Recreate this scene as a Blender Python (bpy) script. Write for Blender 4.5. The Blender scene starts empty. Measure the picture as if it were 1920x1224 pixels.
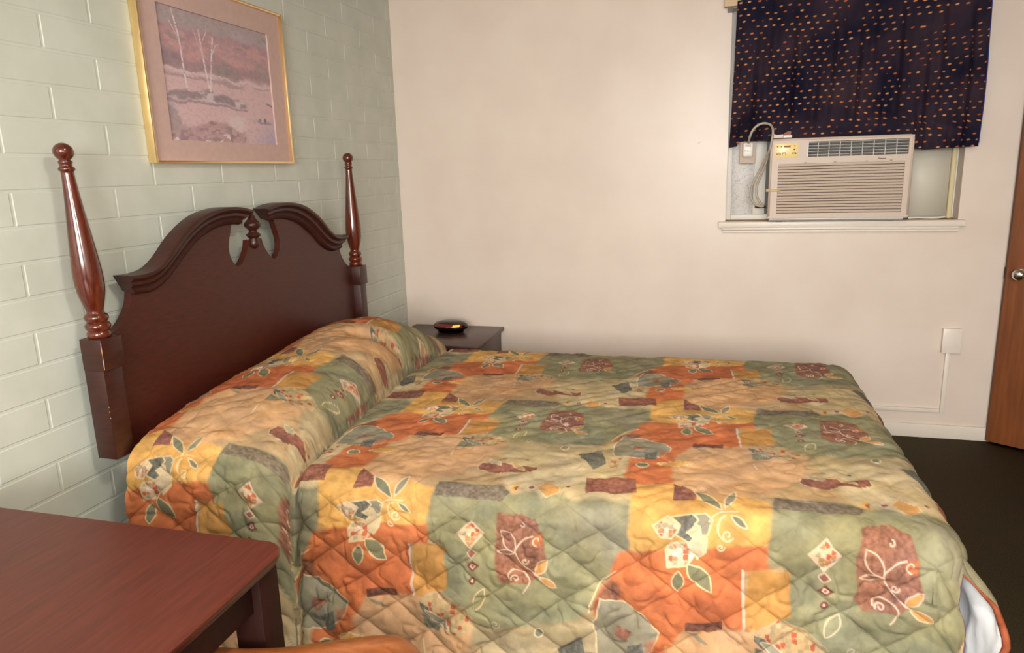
import bpy, bmesh, math, random
import numpy as np
from mathutils import Vector, Matrix
random.seed(4); RNG = np.random.RandomState(7)
SC = bpy.context.scene; COL = SC.collection
PI = math.pi

# ------------------------------------------------------------------ helpers
def lin(c):
    r = []
    for v in c[:3]:
        v = v / 255.0
        r.append(v / 12.92 if v <= 0.04045 else ((v + 0.055) / 1.055) ** 2.4)
    return (r[0], r[1], r[2], 1.0)

def new_mat(name, col, rough=0.5, spec=0.5, metal=0.0, coat=0.0, coat_rough=0.05):
    m = bpy.data.materials.new(name); m.use_nodes = True
    b = m.node_tree.nodes['Principled BSDF']
    b.inputs['Base Color'].default_value = lin(col)
    b.inputs['Roughness'].default_value = rough
    b.inputs['Specular IOR Level'].default_value = spec
    b.inputs['Metallic'].default_value = metal
    b.inputs['Coat Weight'].default_value = coat
    b.inputs['Coat Roughness'].default_value = coat_rough
    return m

def nd(m, kind, **kw):
    n = m.node_tree.nodes.new(kind)
    for k, v in kw.items():
        setattr(n, k, v)
    return n

def lk(m, a, b):
    m.node_tree.links.new(a, b)

def bsdf(m):
    return m.node_tree.nodes['Principled BSDF']

def noise_mix(m, c1, c2, scale=(1, 1, 1), nscale=5.0, detail=4.0, lo=0.35, hi=0.65, rough=0.5, bump=0.0, bdist=0.01):
    """object-space noise mixing two colours"""
    tc = nd(m, 'ShaderNodeTexCoord'); mp = nd(m, 'ShaderNodeMapping')
    mp.inputs['Scale'].default_value = scale
    lk(m, tc.outputs['Object'], mp.inputs['Vector'])
    n = nd(m, 'ShaderNodeTexNoise'); n.inputs['Scale'].default_value = nscale
    n.inputs['Detail'].default_value = detail; n.inputs['Roughness'].default_value = rough
    lk(m, mp.outputs['Vector'], n.inputs['Vector'])
    r = nd(m, 'ShaderNodeValToRGB')
    r.color_ramp.elements[0].position = lo; r.color_ramp.elements[0].color = lin(c1)
    r.color_ramp.elements[1].position = hi; r.color_ramp.elements[1].color = lin(c2)
    lk(m, n.outputs['Fac'], r.inputs['Fac'])
    lk(m, r.outputs['Color'], bsdf(m).inputs['Base Color'])
    if bump:
        bp = nd(m, 'ShaderNodeBump'); bp.inputs['Strength'].default_value = bump
        bp.inputs['Distance'].default_value = bdist
        lk(m, n.outputs['Fac'], bp.inputs['Height']); lk(m, bp.outputs['Normal'], bsdf(m).inputs['Normal'])
    return m

def link(name, me, mats=None, parent=None, smooth=False):
    o = bpy.data.objects.new(name, me); COL.objects.link(o)
    if mats is not None:
        for mm in (mats if isinstance(mats, (list, tuple)) else [mats]):
            me.materials.append(mm)
    if smooth:
        me.polygons.foreach_set('use_smooth', [True] * len(me.polygons))
    if parent is not None:
        o.parent = parent
        o.matrix_parent_inverse = Matrix.Translation(-Vector(parent.location))
    return o

def obj(name, bm, mats, parent=None, smooth=False, sharp=None):
    bmesh.ops.recalc_face_normals(bm, faces=bm.faces[:])
    if sharp is not None:
        for e in bm.edges:
            if len(e.link_faces) == 2 and e.calc_face_angle(0) > math.radians(sharp):
                e.smooth = False
        smooth = True
    me = bpy.data.meshes.new(name); bm.to_mesh(me); bm.free()
    return link(name, me, mats, parent, smooth)

def tag(o, label=None, cat=None, group=None, kind=None):
    if label: o['label'] = label
    if cat: o['category'] = cat
    if group: o['group'] = group
    if kind: o['kind'] = kind
    return o

def thing(name, loc, label, cat, group=None, kind=None):
    o = bpy.data.objects.new(name, None); COL.objects.link(o); o.location = loc
    o.empty_display_size = 0.05
    return tag(o, label, cat, group, kind)

def box(bm, x0, x1, y0, y1, z0, z1, bev=0.0, seg=2, mat=0):
    vs = [bm.verts.new((x, y, z)) for x in (x0, x1) for y in (y0, y1) for z in (z0, z1)]
    idx = [(0, 1, 3, 2), (4, 6, 7, 5), (0, 4, 5, 1), (2, 3, 7, 6), (0, 2, 6, 4), (1, 5, 7, 3)]
    fs = [bm.faces.new([vs[i] for i in f]) for f in idx]
    for f in fs: f.material_index = mat
    bmesh.ops.recalc_face_normals(bm, faces=fs)
    if bev > 0:
        es = list({e for f in fs for e in f.edges})
        bmesh.ops.bevel(bm, geom=es, offset=bev, segments=seg, affect='EDGES', profile=0.5)
    return fs

def boxo(name, x0, x1, y0, y1, z0, z1, mat, parent=None, bev=0.0, seg=2):
    bm = bmesh.new(); box(bm, x0, x1, y0, y1, z0, z1, bev, seg)
    return obj(name, bm, mat, parent, sharp=40)

def lathe(bm, prof, cx, cy, n=40, shear=(0.0, 0.0), z_base=0.0):
    """prof: list of (z, r)"""
    rings = []
    for z, r in prof:
        ox = cx + shear[0] * (z - z_base); oy = cy + shear[1] * (z - z_base)
        if r < 1e-5:
            rings.append([bm.verts.new((ox, oy, z))])
        else:
            rings.append([bm.verts.new((ox + r * math.cos(2 * PI * i / n), oy + r * math.sin(2 * PI * i / n), z)) for i in range(n)])
    for a, b in zip(rings[:-1], rings[1:]):
        for i in range(n):
            j = (i + 1) % n
            if len(a) == 1 and len(b) == 1: continue
            if len(a) == 1: bm.faces.new((a[0], b[j], b[i]))
            elif len(b) == 1: bm.faces.new((a[i], a[j], b[0]))
            else: bm.faces.new((a[i], a[j], b[j], b[i]))
    if len(rings[0]) > 1: bm.faces.new(rings[0])
    if len(rings[-1]) > 1: bm.faces.new(rings[-1])

def cr(pts, n):
    """Catmull-Rom resample through points (any dimension)"""
    P = [np.array(p, float) for p in pts]
    P = [2 * P[0] - P[1]] + P + [2 * P[-1] - P[-2]]
    out = []
    segs = len(P) - 3
    for k in range(n):
        u = k / (n - 1) * segs; i = min(int(u), segs - 1); t = u - i
        a, b, c, d = P[i:i + 4]
        out.append(0.5 * ((2 * b) + (-a + c) * t + (2 * a - 5 * b + 4 * c - d) * t * t + (-a + 3 * b - 3 * c + d) * t ** 3))
    return out

def tube(bm, path, rad, n=10, flat=None, up=(0, 0, 1)):
    """sweep an ellipse along a path; rad number or list; flat = second radius"""
    pts = [Vector(p) for p in path]; rings = []
    upv = Vector(up)
    for i, p in enumerate(pts):
        d = (pts[min(i + 1, len(pts) - 1)] - pts[max(i - 1, 0)]).normalized()
        s = d.cross(upv)
        if s.length < 1e-4: s = d.cross(Vector((1, 0, 0)))
        s.normalize(); t = s.cross(d).normalized()
        r = rad[i] if isinstance(rad, (list, tuple)) else rad
        r2 = r if flat is None else flat
        rings.append([bm.verts.new(p + s * r * math.cos(2 * PI * k / n) + t * r2 * math.sin(2 * PI * k / n)) for k in range(n)])
    for a, b in zip(rings[:-1], rings[1:]):
        for k in range(n):
            j = (k + 1) % n
            bm.faces.new((a[k], a[j], b[j], b[k]))
    bm.faces.new(rings[0]); bm.faces.new(rings[-1])

def prism(bm, pts, axis, a, b):
    """extrude a 2-D polygon along axis 'x','y' or 'z' from a to b"""
    def mk(p, v):
        return {'x': (v, p[0], p[1]), 'y': (p[0], v, p[1]), 'z': (p[0], p[1], v)}[axis]
    A = [bm.verts.new(mk(p, a)) for p in pts]; B = [bm.verts.new(mk(p, b)) for p in pts]
    fs = [bm.faces.new(A), bm.faces.new(list(reversed(B)))]
    n = len(pts)
    for i in range(n):
        j = (i + 1) % n
        bm.faces.new((A[i], A[j], B[j], B[i]))
    for f in fs: f.normal_update()
    bmesh.ops.triangulate(bm, faces=fs, ngon_method='EAR_CLIP')

def grid_mesh(name, V, keep=None, uv=None, col=None):
    """V: (ns,nt,3) array -> mesh ; keep (ns-1,nt-1) bool"""
    ns, nt = V.shape[:2]
    I = np.arange(ns * nt).reshape(ns, nt)
    F = np.stack([I[:-1, :-1], I[1:, :-1], I[1:, 1:], I[:-1, 1:]], -1).reshape(-1, 4)
    if keep is not None: F = F[keep.reshape(-1)]
    used = np.unique(F); remap = np.full(ns * nt, -1, np.int64); remap[used] = np.arange(len(used))
    F = remap[F]; vv = V.reshape(-1, 3)[used]
    me = bpy.data.meshes.new(name)
    me.vertices.add(len(vv)); me.vertices.foreach_set('co', vv.astype(np.float32).ravel())
    me.loops.add(F.size); me.loops.foreach_set('vertex_index', F.astype(np.int32).ravel())
    me.polygons.add(len(F)); me.polygons.foreach_set('loop_start', np.arange(0, F.size, 4, dtype=np.int32))
    me.polygons.foreach_set('loop_total', np.full(len(F), 4, np.int32))
    me.polygons.foreach_set('use_smooth', np.ones(len(F), bool))
    me.update(calc_edges=True)
    if uv is not None:
        l = me.uv_layers.new(name='uv'); u = uv.reshape(-1, 2)[used][F.ravel()]
        l.data.foreach_set('uv', u.astype(np.float32).ravel())
    if col is not None:
        a = me.color_attributes.new('dye', 'FLOAT_COLOR', 'POINT')
        c = np.ones((len(vv), 4), np.float32); c[:, :3] = col.reshape(-1, 3)[used]
        a.data.foreach_set('color', c.ravel())
    me.validate(); return me

def vnoise(x, y, seed=0):
    """smooth value noise in [0,1]"""
    xi = np.floor(x).astype(np.int64); yi = np.floor(y).astype(np.int64)
    fx = x - xi; fy = y - yi
    fx = fx * fx * (3 - 2 * fx); fy = fy * fy * (3 - 2 * fy)
    def h(a, b):
        n = (a * 374761393 + b * 668265263 + seed * 974711) & 0x7fffffff
        n = ((n ^ (n >> 13)) * 1274126177) & 0x7fffffff
        n = (n ^ (n >> 16)) & 0xffff
        return n / 65535.0
    return (h(xi, yi) * (1 - fx) + h(xi + 1, yi) * fx) * (1 - fy) + (h(xi, yi + 1) * (1 - fx) + h(xi + 1, yi + 1) * fx) * fy

def fbm(x, y, seed=0, oct=3):
    s = np.zeros_like(x); a = 0.5; t = 0
    for k in range(oct):
        s += a * vnoise(x * 2 ** k, y * 2 ** k, seed + k * 17); t += a; a *= 0.5
    return s / t

def sm(x):
    x = np.clip(x, 0, 1); return x * x * (3 - 2 * x)

def lin3(c):
    return np.array(lin(c)[:3])

# ------------------------------------------------------------------ materials
M = {}
# painted block wall: pale mint, semi-gloss
M['block'] = noise_mix(new_mat('painted block', (200, 207, 197), 0.38, 0.4), (195, 202, 191), (204, 210, 201), (1, 1, 1), 6, 5, bump=0.08, bdist=0.004)
M['plaster'] = noise_mix(new_mat('cream wall paint', (226, 213, 202), 0.33, 0.35), (223, 209, 198), (228, 216, 205), (1, 1, 1), 3, 4, bump=0.02, bdist=0.003)
M['ceiling'] = new_mat('ceiling paint', (232, 226, 214), 0.8)
M['trim'] = new_mat('cream gloss trim', (232, 224, 213), 0.35)
M['bare_wood'] = noise_mix(new_mat('bare sill wood', (200, 160, 120), 0.6), (186, 146, 104), (208, 172, 130), (2, 30, 30), 3)
M['carpet'] = noise_mix(new_mat('dark green carpet', (86, 80, 60), 0.95, 0.1), (74, 68, 50), (100, 92, 70), (1, 1, 1), 220, 3, bump=0.6, bdist=0.006)
def wood(name, c1, c2, rough, scale, coat=0.0, nscale=6, spec=0.5):
    return noise_mix(new_mat(name, c1, rough, spec, 0, coat, 0.12), c1, c2, scale, nscale, 5, 0.32, 0.68, 0.6, bump=0.03, bdist=0.002)
M['mahogany'] = wood('dark mahogany panel', (56, 20, 12), (75, 29, 19), 0.4, (2, 3, 26))
M['mahogany_post'] = wood('polished mahogany turning', (66, 23, 13), (102, 40, 20), 0.18, (14, 14, 1.5), 0.6)
M['mahogany_mould'] = wood('mahogany moulding', (46, 18, 13), (64, 27, 19), 0.38, (3, 3, 20), 0.05)
M['worn'] = new_mat('worn bare wood edge', (190, 140, 90), 0.6)
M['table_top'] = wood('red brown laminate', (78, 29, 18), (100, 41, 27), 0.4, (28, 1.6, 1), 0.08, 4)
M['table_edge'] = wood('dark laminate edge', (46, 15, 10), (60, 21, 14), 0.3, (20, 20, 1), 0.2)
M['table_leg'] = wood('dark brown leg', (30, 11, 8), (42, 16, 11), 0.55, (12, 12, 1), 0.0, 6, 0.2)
M['chair_wood'] = wood('honey oak', (120, 66, 32), (142, 82, 42), 0.35, (3, 20, 20), 0.2)
M['door_wood'] = noise_mix(new_mat('orange brown veneer door', (124, 68, 30), 0.45), (108, 58, 25), (136, 77, 37), (9, 9, 0.7), 4, 6, 0.3, 0.7, 0.6)
M['door_edge'] = new_mat('dark door edge', (96, 58, 42), 0.5)
M['chrome'] = new_mat('chrome', (225, 225, 228), 0.12, 0.5, 1.0)
M['gold'] = new_mat('brushed gold metal', (246, 216, 160), 0.3, 0.5, 1.0)
M['mat_board'] = noise_mix(new_mat('dusty pink mat board', (197, 170, 164), 0.7, 0.2), (195, 167, 161), (200, 173, 167), (1, 1, 1), 40)
M['nightstand'] = noise_mix(new_mat('dark brown nightstand', (70, 48, 40), 0.32), (66, 44, 38), (80, 56, 48), (2, 20, 20), 5)
M['black_gloss'] = new_mat('black gloss plastic', (14, 12, 12), 0.12, 0.6)
M['smoke_red'] = new_mat('dark red display window', (120, 34, 18), 0.10, 0.8, 0, 0.6)
M['ac_plastic'] = new_mat('beige grey plastic', (203, 186, 172), 0.42)
M['ac_case'] = new_mat('grey metal case', (172, 166, 156), 0.4)
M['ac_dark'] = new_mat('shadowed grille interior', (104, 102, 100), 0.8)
M['ac_gap'] = new_mat('beige grille interior', (172, 154, 142), 0.7)
M['ac_vane'] = new_mat('silver grey vane', (206, 206, 204), 0.35)
M['panel_yellow'] = new_mat('pale gold control label', (250, 222, 150), 0.25)
M['ink'] = new_mat('dark brown ink', (62, 38, 26), 0.6)
M['ink_red'] = new_mat('red brown display', (132, 66, 30), 0.5)
M['cord'] = new_mat('warm grey vinyl cord', (176, 166, 152), 0.45)
M['plug_white'] = new_mat('white plastic', (236, 234, 228), 0.35)
M['tape'] = new_mat('masking tape', (218, 196, 150), 0.7)
M['white_frame'] = new_mat('white window frame', (228, 226, 220), 0.4)
M['board'] = new_mat('pale filler board', (214, 210, 196), 0.5)
M['yellowed'] = new_mat('yellowed caulk', (214, 200, 160), 0.6)
M['brass_dark'] = new_mat('dark bronze', (96, 70, 48), 0.35, 0.5, 0.7)
M['lining'] = noise_mix(new_mat('pale grey white lining cloth', (226, 229, 234), 0.9, 0.1), (220, 223, 229), (232, 234, 238), (1, 1, 1), 12, 4, bump=0.1, bdist=0.004)
M['binding'] = noise_mix(new_mat('rust binding', (140, 72, 48), 0.85, 0.1), (118, 56, 36), (158, 88, 62), (1, 1, 1), 30)
M['mattress'] = new_mat('white ticking', (225, 222, 214), 0.9)
M['rod'] = new_mat('tan curtain track', (206, 180, 146), 0.5)
M['zinc'] = new_mat('grey zinc bracket', (150, 156, 152), 0.4, 0.5, 0.6)

# ------------------------------------------------------------------ room shell
RX, RY, RZ = 4.06, -7.6, 2.62
def struct(name, bm, mat, label, cat, parent=None, sharp=35):
    o = obj(name, bm, mat, parent, sharp=sharp)
    if parent is None: tag(o, label, cat, kind='structure')
    return o

bm = bmesh.new(); box(bm, -0.15, RX + .15, RY - .15, .3, -0.1, 0.0); struct('floor', bm, M['carpet'], 'dark green carpeted floor beyond the foot of the bed', 'floor')
bm = bmesh.new(); box(bm, -0.15, RX + .15, RY - .15, .3, RZ, RZ + .1); struct('ceiling', bm, M['ceiling'], 'off-white ceiling above the room', 'ceiling')
bm = bmesh.new(); box(bm, RX, RX + .12, RY, 0, 0, RZ); struct('wall_right', bm, M['plaster'], 'cream wall on the right side behind the open door', 'wall')
bm = bmesh.new(); box(bm, 0, RX, RY - .12, RY, 0, RZ); struct('wall_front', bm, M['plaster'], 'cream wall opposite the window', 'wall')

# left wall: running-bond painted block with struck joints, one mesh
CH, CL, Z5 = 0.1016, 0.3705, 1.609
bm = bmesh.new()
box(bm, -0.14, -0.0018, RY, 0.0, 0.0, RZ)
k = -6
def block(bm, y0, y1, z0, z1):
    g = 0.0036; f = 0.0028; d = -0.0018
    y0 += g; y1 -= g; z0 += g; z1 -= g
    if y1 - y0 < 0.02 or z1 - z0 < .02: return
    A = [bm.verts.new((d, y, z)) for y, z in ((y0, z0), (y1, z0), (y1, z1), (y0, z1))]
    B = [bm.verts.new((0.0, y, z)) for y, z in ((y0 + f, z0 + f), (y1 - f, z0 + f), (y1 - f, z1 - f), (y0 + f, z1 - f))]
    bm.faces.new(B)
    for i in range(4):
        j = (i + 1) % 4
        bm.faces.new((A[i], A[j], B[j], B[i]))
for k in range(-6, 22):
    zt = Z5 - (k - 5) * CH; zb = zt - CH
    if zt < 0.01 or zb > RZ: continue
    zb = max(zb, 0.0); zt = min(zt, RZ)
    off = -2.094 if k % 2 else -2.279
    y = off + math.ceil((0 - off) / CL) * CL
    while y > RY:
        block(bm, max(y - CL, RY), min(y, 0.0), zb, zt); y -= CL
struct('wall_left', bm, M['block'], 'pale mint painted block wall behind the headboard', 'wall', sharp=None)

# back wall with the window opening
WX0, WX1, WZ0, WZ1 = 1.987, 3.156, 1.18, 2.34
bm = bmesh.new()
def ring_wall(bm, y, flip):
    o_ = [(-.14, 0), (RX + .12, 0), (RX + .12, RZ), (-.14, RZ)]; i_ = [(WX0, WZ0), (WX1, WZ0), (WX1, WZ1), (WX0, WZ1)]
    O = [bm.verts.new((x, y, z)) for x, z in o_]; I = [bm.verts.new((x, y, z)) for x, z in i_]
    for k_ in range(4):
        j_ = (k_ + 1) % 4
        bm.faces.new((O[k_], O[j_], I[j_], I[k_]))
    return O, I
O1, I1 = ring_wall(bm, 0.0, 0); O2, I2 = ring_wall(bm, 0.26, 1)
for k_ in range(4):
    j_ = (k_ + 1) % 4
    bm.faces.new((I1[k_], I1[j_], I2[j_], I2[k_])); bm.faces.new((O1[k_], O1[j_], O2[j_], O2[k_]))
wb = struct('wall_back', bm, M['plaster'], 'smooth cream wall with the curtained window', 'wall', sharp=None)
bm = bmesh.new(); tube(bm, [(1.826, -0.0006, 1.648), (1.834, -0.0006, 1.651), (1.842, -0.0006, 1.656)], [0.0015, 0.0025, 0.001], 6, 0.0012)
obj('scuff_mark', bm, M['cord'], wb)
bm = bmesh.new(); box(bm, 0.0, 3.98, -0.014, 0.0, 0.0, 0.078, 0.003); struct('baseboard_back', bm, M['trim'], 'low cream baseboard along the back wall', 'baseboard')
bm = bmesh.new()
box(bm, 1.950, 3.178, -0.055, 0.0, 1.180, 1.2115, 0.003)
box(bm, 1.972, 3.155, -0.040, 0.0, 1.1655, 1.1800, 0.002)
box(bm, 1.972, 3.155, -0.030, 0.0, 1.1515, 1.1640, 0.002)
sill = struct('trim_1', bm, M['trim'], 'stepped cream window sill under the air conditioner', 'window sill')
bm = bmesh.new(); box(bm, WX0 + .001, WX1 - .001, 0.0005, 0.118, 1.181, 1.2120); obj('sill_board', bm, M['bare_wood'], sill)

# window: frame, glass, obscure lower pane
win = thing('window_1', (2.57, 0.12, 1.2), 'small window in the cream wall, its lower corner pane crackled white', 'window', kind='structure')
bm = bmesh.new()
for a in ((WX0 + .001, WX0 + .030, 1.214, WZ1), (WX1 - .030, WX1 - .001, 1.214, WZ1), (WX0 + .03, WX1 - .03, 1.214, 1.245), (WX0 + .03, WX1 - .03, WZ1 - .03, WZ1 - .001), (2.135, 2.20, 1.245, WZ1 - .03)):
    box(bm, a[0], a[1], 0.085, 0.135, a[2], a[3], 0.003)
obj('window_frame', bm, M['white_frame'], win, sharp=40)
g = new_mat('window glass', (235, 240, 242), 0.05); bsdf(g).inputs['Transmission Weight'].default_value = 0.6
boxo('glass_pane', 2.201, WX1 - .031, 0.108, 0.114, 1.246, WZ1 - .031, g, win)
cg = new_mat('crackled obscure glass', (240, 240, 240), 0.18, 0.7)
tc = nd(cg, 'ShaderNodeTexCoord'); vo = nd(cg, 'ShaderNodeTexVoronoi', feature='DISTANCE_TO_EDGE'); vo.inputs['Scale'].default_value = 44
nz = nd(cg, 'ShaderNodeTexNoise'); nz.inputs['Scale'].default_value = 30
mx = nd(cg, 'ShaderNodeMixRGB'); mx.inputs['Fac'].default_value = 0.03
lk(cg, tc.outputs['Object'], nz.inputs['Vector']); lk(cg, tc.outputs['Object'], mx.inputs['Color1']); lk(cg, nz.outputs['Color'], mx.inputs['Color2']); lk(cg, mx.outputs['Color'], vo.inputs['Vector'])
rp = nd(cg, 'ShaderNodeValToRGB'); rp.color_ramp.elements[0].color = lin((206, 206, 208)); rp.color_ramp.elements[1].color = lin((252, 252, 252)); rp.color_ramp.elements[1].position = 0.04
lk(cg, vo.outputs['Distance'], rp.inputs['Fac']); lk(cg, rp.outputs['Color'], bsdf(cg).inputs['Base Color'])
bp = nd(cg, 'ShaderNodeBump'); bp.inputs['Strength'].default_value = 0.2; bp.inputs['Distance'].default_value = 0.003
lk(cg, vo.outputs['Distance'], bp.inputs['Height']); lk(cg, bp.outputs['Normal'], bsdf(cg).inputs['Normal'])
tag(boxo('obscure_pane', WX0 + .0305, 2.134, 0.098, 0.106, 1.246, WZ1 - .031, cg, win), 'crackled white obscure glass pane')
bm = bmesh.new(); tube(bm, [(2.150, .082, 1.286), (2.166, .064, 1.287), (2.19, .058, 1.288), (2.206, .056, 1.288)], [.004, .009, .011, .005], 10, .007)
obj('latch', bm, M['brass_dark'], win, smooth=True)

# open door on the right
fx, fy = 3.385, -0.030
ang = math.atan2(-0.107, 0.160)
ux, uy = math.cos(ang), math.sin(ang); nx, ny = -uy, ux          # n points back towards the wall
door = thing('door_1', (fx + ux * .38, fy + uy * .38, 0.012), 'orange-brown veneer door standing open at the right edge', 'door', kind='structure')
bm = bmesh.new(); W, H, TH = 0.78, 2.06, 0.036
box(bm, 0, W, 0, TH, 0.012, H)
for f in bm.faces:
    if f.normal.x < -0.5: f.material_index = 1
es = [e for e in bm.edges if abs(e.verts[0].co.x) < 1e-5 and abs(e.verts[1].co.x) < 1e-5 and abs(e.verts[0].co.y) < 1e-5 and abs(e.verts[1].co.y) < 1e-5]
r = bmesh.ops.bevel(bm, geom=es, offset=0.012, segments=1, affect='EDGES', profile=0.5)
for f in r['faces']: f.material_index = 1
RM = Matrix(((ux, nx, 0, fx), (uy, ny, 0, fy), (0, 0, 1, 0), (0, 0, 0, 1)))
bm.transform(RM)
obj('door_leaf', bm, [M['door_wood'], M['door_edge']], door)
bm = bmesh.new()
prof = [(0.0, .026), (.006, .026), (.008, .012), (.026, .011), (.032, .022), (.040, .028), (.050, .029), (.058, .024), (.062, .012), (.063, 0)]
lathe(bm, prof, 0, 0, 28)
bm.transform(Matrix.Translation((0.075, 0.0, 0.935)) @ Matrix.Rotation(PI / 2, 4, 'X'))
bm.transform(RM); obj('door_handle', bm, M['chrome'], door, sharp=50)
bm = bmesh.new(); box(bm, -0.0022, 0.0, .010, .030, .905, .965); bm.transform(RM); obj('latch_plate', bm, M['brass_dark'], door)

# blank box and raceway on the back wall
jb = thing('junction_box', (3.178, 0, .497), 'small cream blank-covered wall box to the left of the open door', 'wall box')
boxo('box_body', 3.136, 3.221, -0.030, -0.0005, 0.499, 0.628, M['trim'], jb, .003)
boxo('cover_plate', 3.133, 3.224, -0.0345, -0.0305, 0.496, 0.631, M['trim'], jb, .0018)
bm = bmesh.new()
box(bm, 3.160, 3.182, -0.017, -0.0005, 0.150, 0.4955, .003)
box(bm, 1.2, 3.1595, -0.017, -0.0005, 0.150, 0.171, .003)
tag(obj('cable_raceway', bm, M['trim'], sharp=40), 'thin cream cable channel running down and along above the baseboard', 'cable channel')
# ------------------------------------------------------------------ headboard
HY, HXA = -1.657, 0.082
hb = thing('headboard', (0.05, HY, 0.665), 'dark mahogany four-post style headboard with broken scroll top against the block wall', 'headboard')
half = []
half += [(.846, .668), (.846, 1.050)]
half += [tuple(v) for v in cr([(.805, 1.053), (.772, 1.063), (.735, 1.090), (.703, 1.132), (.689, 1.180), (.685, 1.215)], 16)]
half += [tuple(v) for v in cr([(.62, 1.206), (.555, 1.226), (.49, 1.285), (.41, 1.340), (.33, 1.365), (.24, 1.378), (.148, 1.380)], 18)]
half += [tuple(v) for v in cr([(.146, 1.345), (.158, 1.312), (.171, 1.278), (.174, 1.243), (.166, 1.216), (.150, 1.194), (.128, 1.181), (.108, 1.186), (.088, 1.202), (.067, 1.227), (.052, 1.252), (.044, 1.278)], 30)]
outline = [(HY + w, z) for w, z in half] + [(HY - w, z) for w, z in reversed(half)]
bm = bmesh.new(); prism(bm, outline, 'x', 0.048, 0.076)
es = [e for e in bm.edges if len(e.link_faces) == 2 and e.calc_face_angle(0) > 0.9 and all(v.co.x > .07 for v in e.verts)]
obj('panel', bm, M['mahogany'], hb)
for sgn in (-1, 1): boxo('support_leg', .020, .0475, HY + sgn * .60 - .03, HY + sgn * .60 + .03, .001, .86, M['mahogany_mould'], hb)
topc = [(.728, 1.231), (.662, 1.2295), (.606, 1.239), (.550, 1.270), (.480, 1.327), (.405, 1.372), (.325, 1.403), (.222, 1.4185), (.125, 1.4165), (.043, 1.401)]
botc = [(.690, 1.163), (.604, 1.160), (.525, 1.191), (.443, 1.252), (.356, 1.306), (.300, 1.328), (.248, 1.342), (.20, 1.349), (.150, 1.350), (.105, 1.346)]
SEC = [(0, .047), (0, .112), (.03, .118), (.16, .120), (.24, .117), (.30, .108), (.36, .104), (.50, .103), (.55, .099), (.62, .091), (.72, .088), (.78, .090), (.84, .094), (.92, .091), (1, .082), (1, .074), (.80, .047)]
for sgn in (-1, 1):
    bm = bmesh.new(); N = 56
    T_, B_ = cr(topc, N), cr(botc, N); rows = []
    for t, b in zip(T_, B_):
        rows.append([bm.verts.new((x, HY + sgn * (t[0] + (b[0] - t[0]) * f), t[1] + (b[1] - t[1]) * f)) for f, x in SEC])
    m_ = len(SEC)
    for a, b in zip(rows[:-1], rows[1:]):
        for i in range(m_):
            j = (i + 1) % m_
            bm.faces.new((a[i], a[j], b[j], b[i]))
    c1 = bm.faces.new(rows[0]); c2 = bm.faces.new(rows[-1]); bmesh.ops.triangulate(bm, faces=[c1, c2])
    obj('scroll_moulding', bm, M['mahogany_mould'], hb, sharp=38)
def turned(z0):
    P = [(1.055, .030), (1.058, .034), (1.066, .0355), (1.073, .034), (1.077, .030), (1.081, .033), (1.088, .0365), (1.095, .0365), (1.101, .033), (1.104, .028), (1.108, .030), (1.114, .034), (1.121, .0345), (1.128, .031), (1.131, .026), (1.136, .024), (1.142, .0245)]
    vase = cr([(1.146, .0255), (1.170, .0320), (1.200, .0385), (1.232, .0412), (1.270, .0405), (1.310, .0375), (1.360, .0330), (1.420, .0275), (1.480, .0222), (1.530, .0185), (1.556, .0172)], 40)
    P += [tuple(v) for v in vase]
    P += [(1.560, .0175), (1.563, .0215), (1.567, .0228), (1.571, .0215), (1.574, .0172), (1.580, .0165), (1.584, .0190), (1.587, .0195), (1.590, .0185), (1.592, .0160)]
    for a in np.linspace(-0.95, PI / 2, 14):
        P.append((1.616 + .0265 * math.sin(a), max(.0275 * math.cos(a), 0.0)))
    return P
for sgn in (-1, 1):
    yc = HY + sgn * .845
    sh = (-0.004, -0.045) if sgn < 0 else (0, 0.0)
    pst = thing('post', (HXA, yc, .665), None, None); pst.parent = hb; pst.matrix_parent_inverse = Matrix.Translation(-Vector(hb.location))
    bm = bmesh.new(); lathe(bm, turned(0), HXA, yc, 44, sh, 1.055); obj('turned_finial', bm, M['mahogany_post'], pst, sharp=50)
    bm = bmesh.new(); box(bm, HXA - .041, HXA + .041, yc - .041, yc + .041, .955, 1.0555, .003); obj('post_block', bm, M['mahogany_mould'], pst, sharp=40)
    bm = bmesh.new(); y_in = yc + (.034 if sgn < 0 else -.034); y_out = yc - sgn * -1 * (.040 if sgn < 0 else .034)
    ya, yb = sorted((y_in, yc + sgn * (.040 if sgn < 0 else .034)))
    box(bm, HXA - .040, HXA + .034, ya, yb, .665, .956, .003); obj('post_shaft', bm, M['mahogany_mould'], pst, sharp=40)
    if sgn < 0:
        cxn, cyn = HXA + .0412, yc - .0412
        bm = bmesh.new(); tube(bm, [(cxn - .001, cyn + .001, 1.045), (cxn, cyn, 1.02), (cxn, cyn, .985), (cxn - .001, cyn + .001, .962)], [.0008, .0016, .002, .001], 6)
        tag(obj('scratch', bm, M['worn'], pst), 'pale worn scratch on the corner')
        cxn, cyn = HXA + .0342, yc - .0402
        for zz in (.842, .826, .806):
            bm = bmesh.new(); tube(bm, [(cxn, cyn, zz), (cxn, cyn, zz - .004)], .0012, 5)
            tag(obj('scratch', bm, M['worn'], pst), 'pale nick on the corner')
bm = bmesh.new()
lathe(bm, [(1.240, .004), (1.243, .011), (1.251, .019), (1.262, .022), (1.274, .019), (1.283, .017), (1.289, .024), (1.295, .030), (1.301, .027), (1.307, .018), (1.315, .016), (1.322, .022), (1.329, .030), (1.338, .034), (1.346, .031), (1.354, .024), (1.361, .018), (1.370, .014), (1.380, .009), (1.390, .005), (1.395, 0)], .078, HY - .012, 32)
obj('urn_finial', bm, M['mahogany_mould'], hb, sharp=50)

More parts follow.
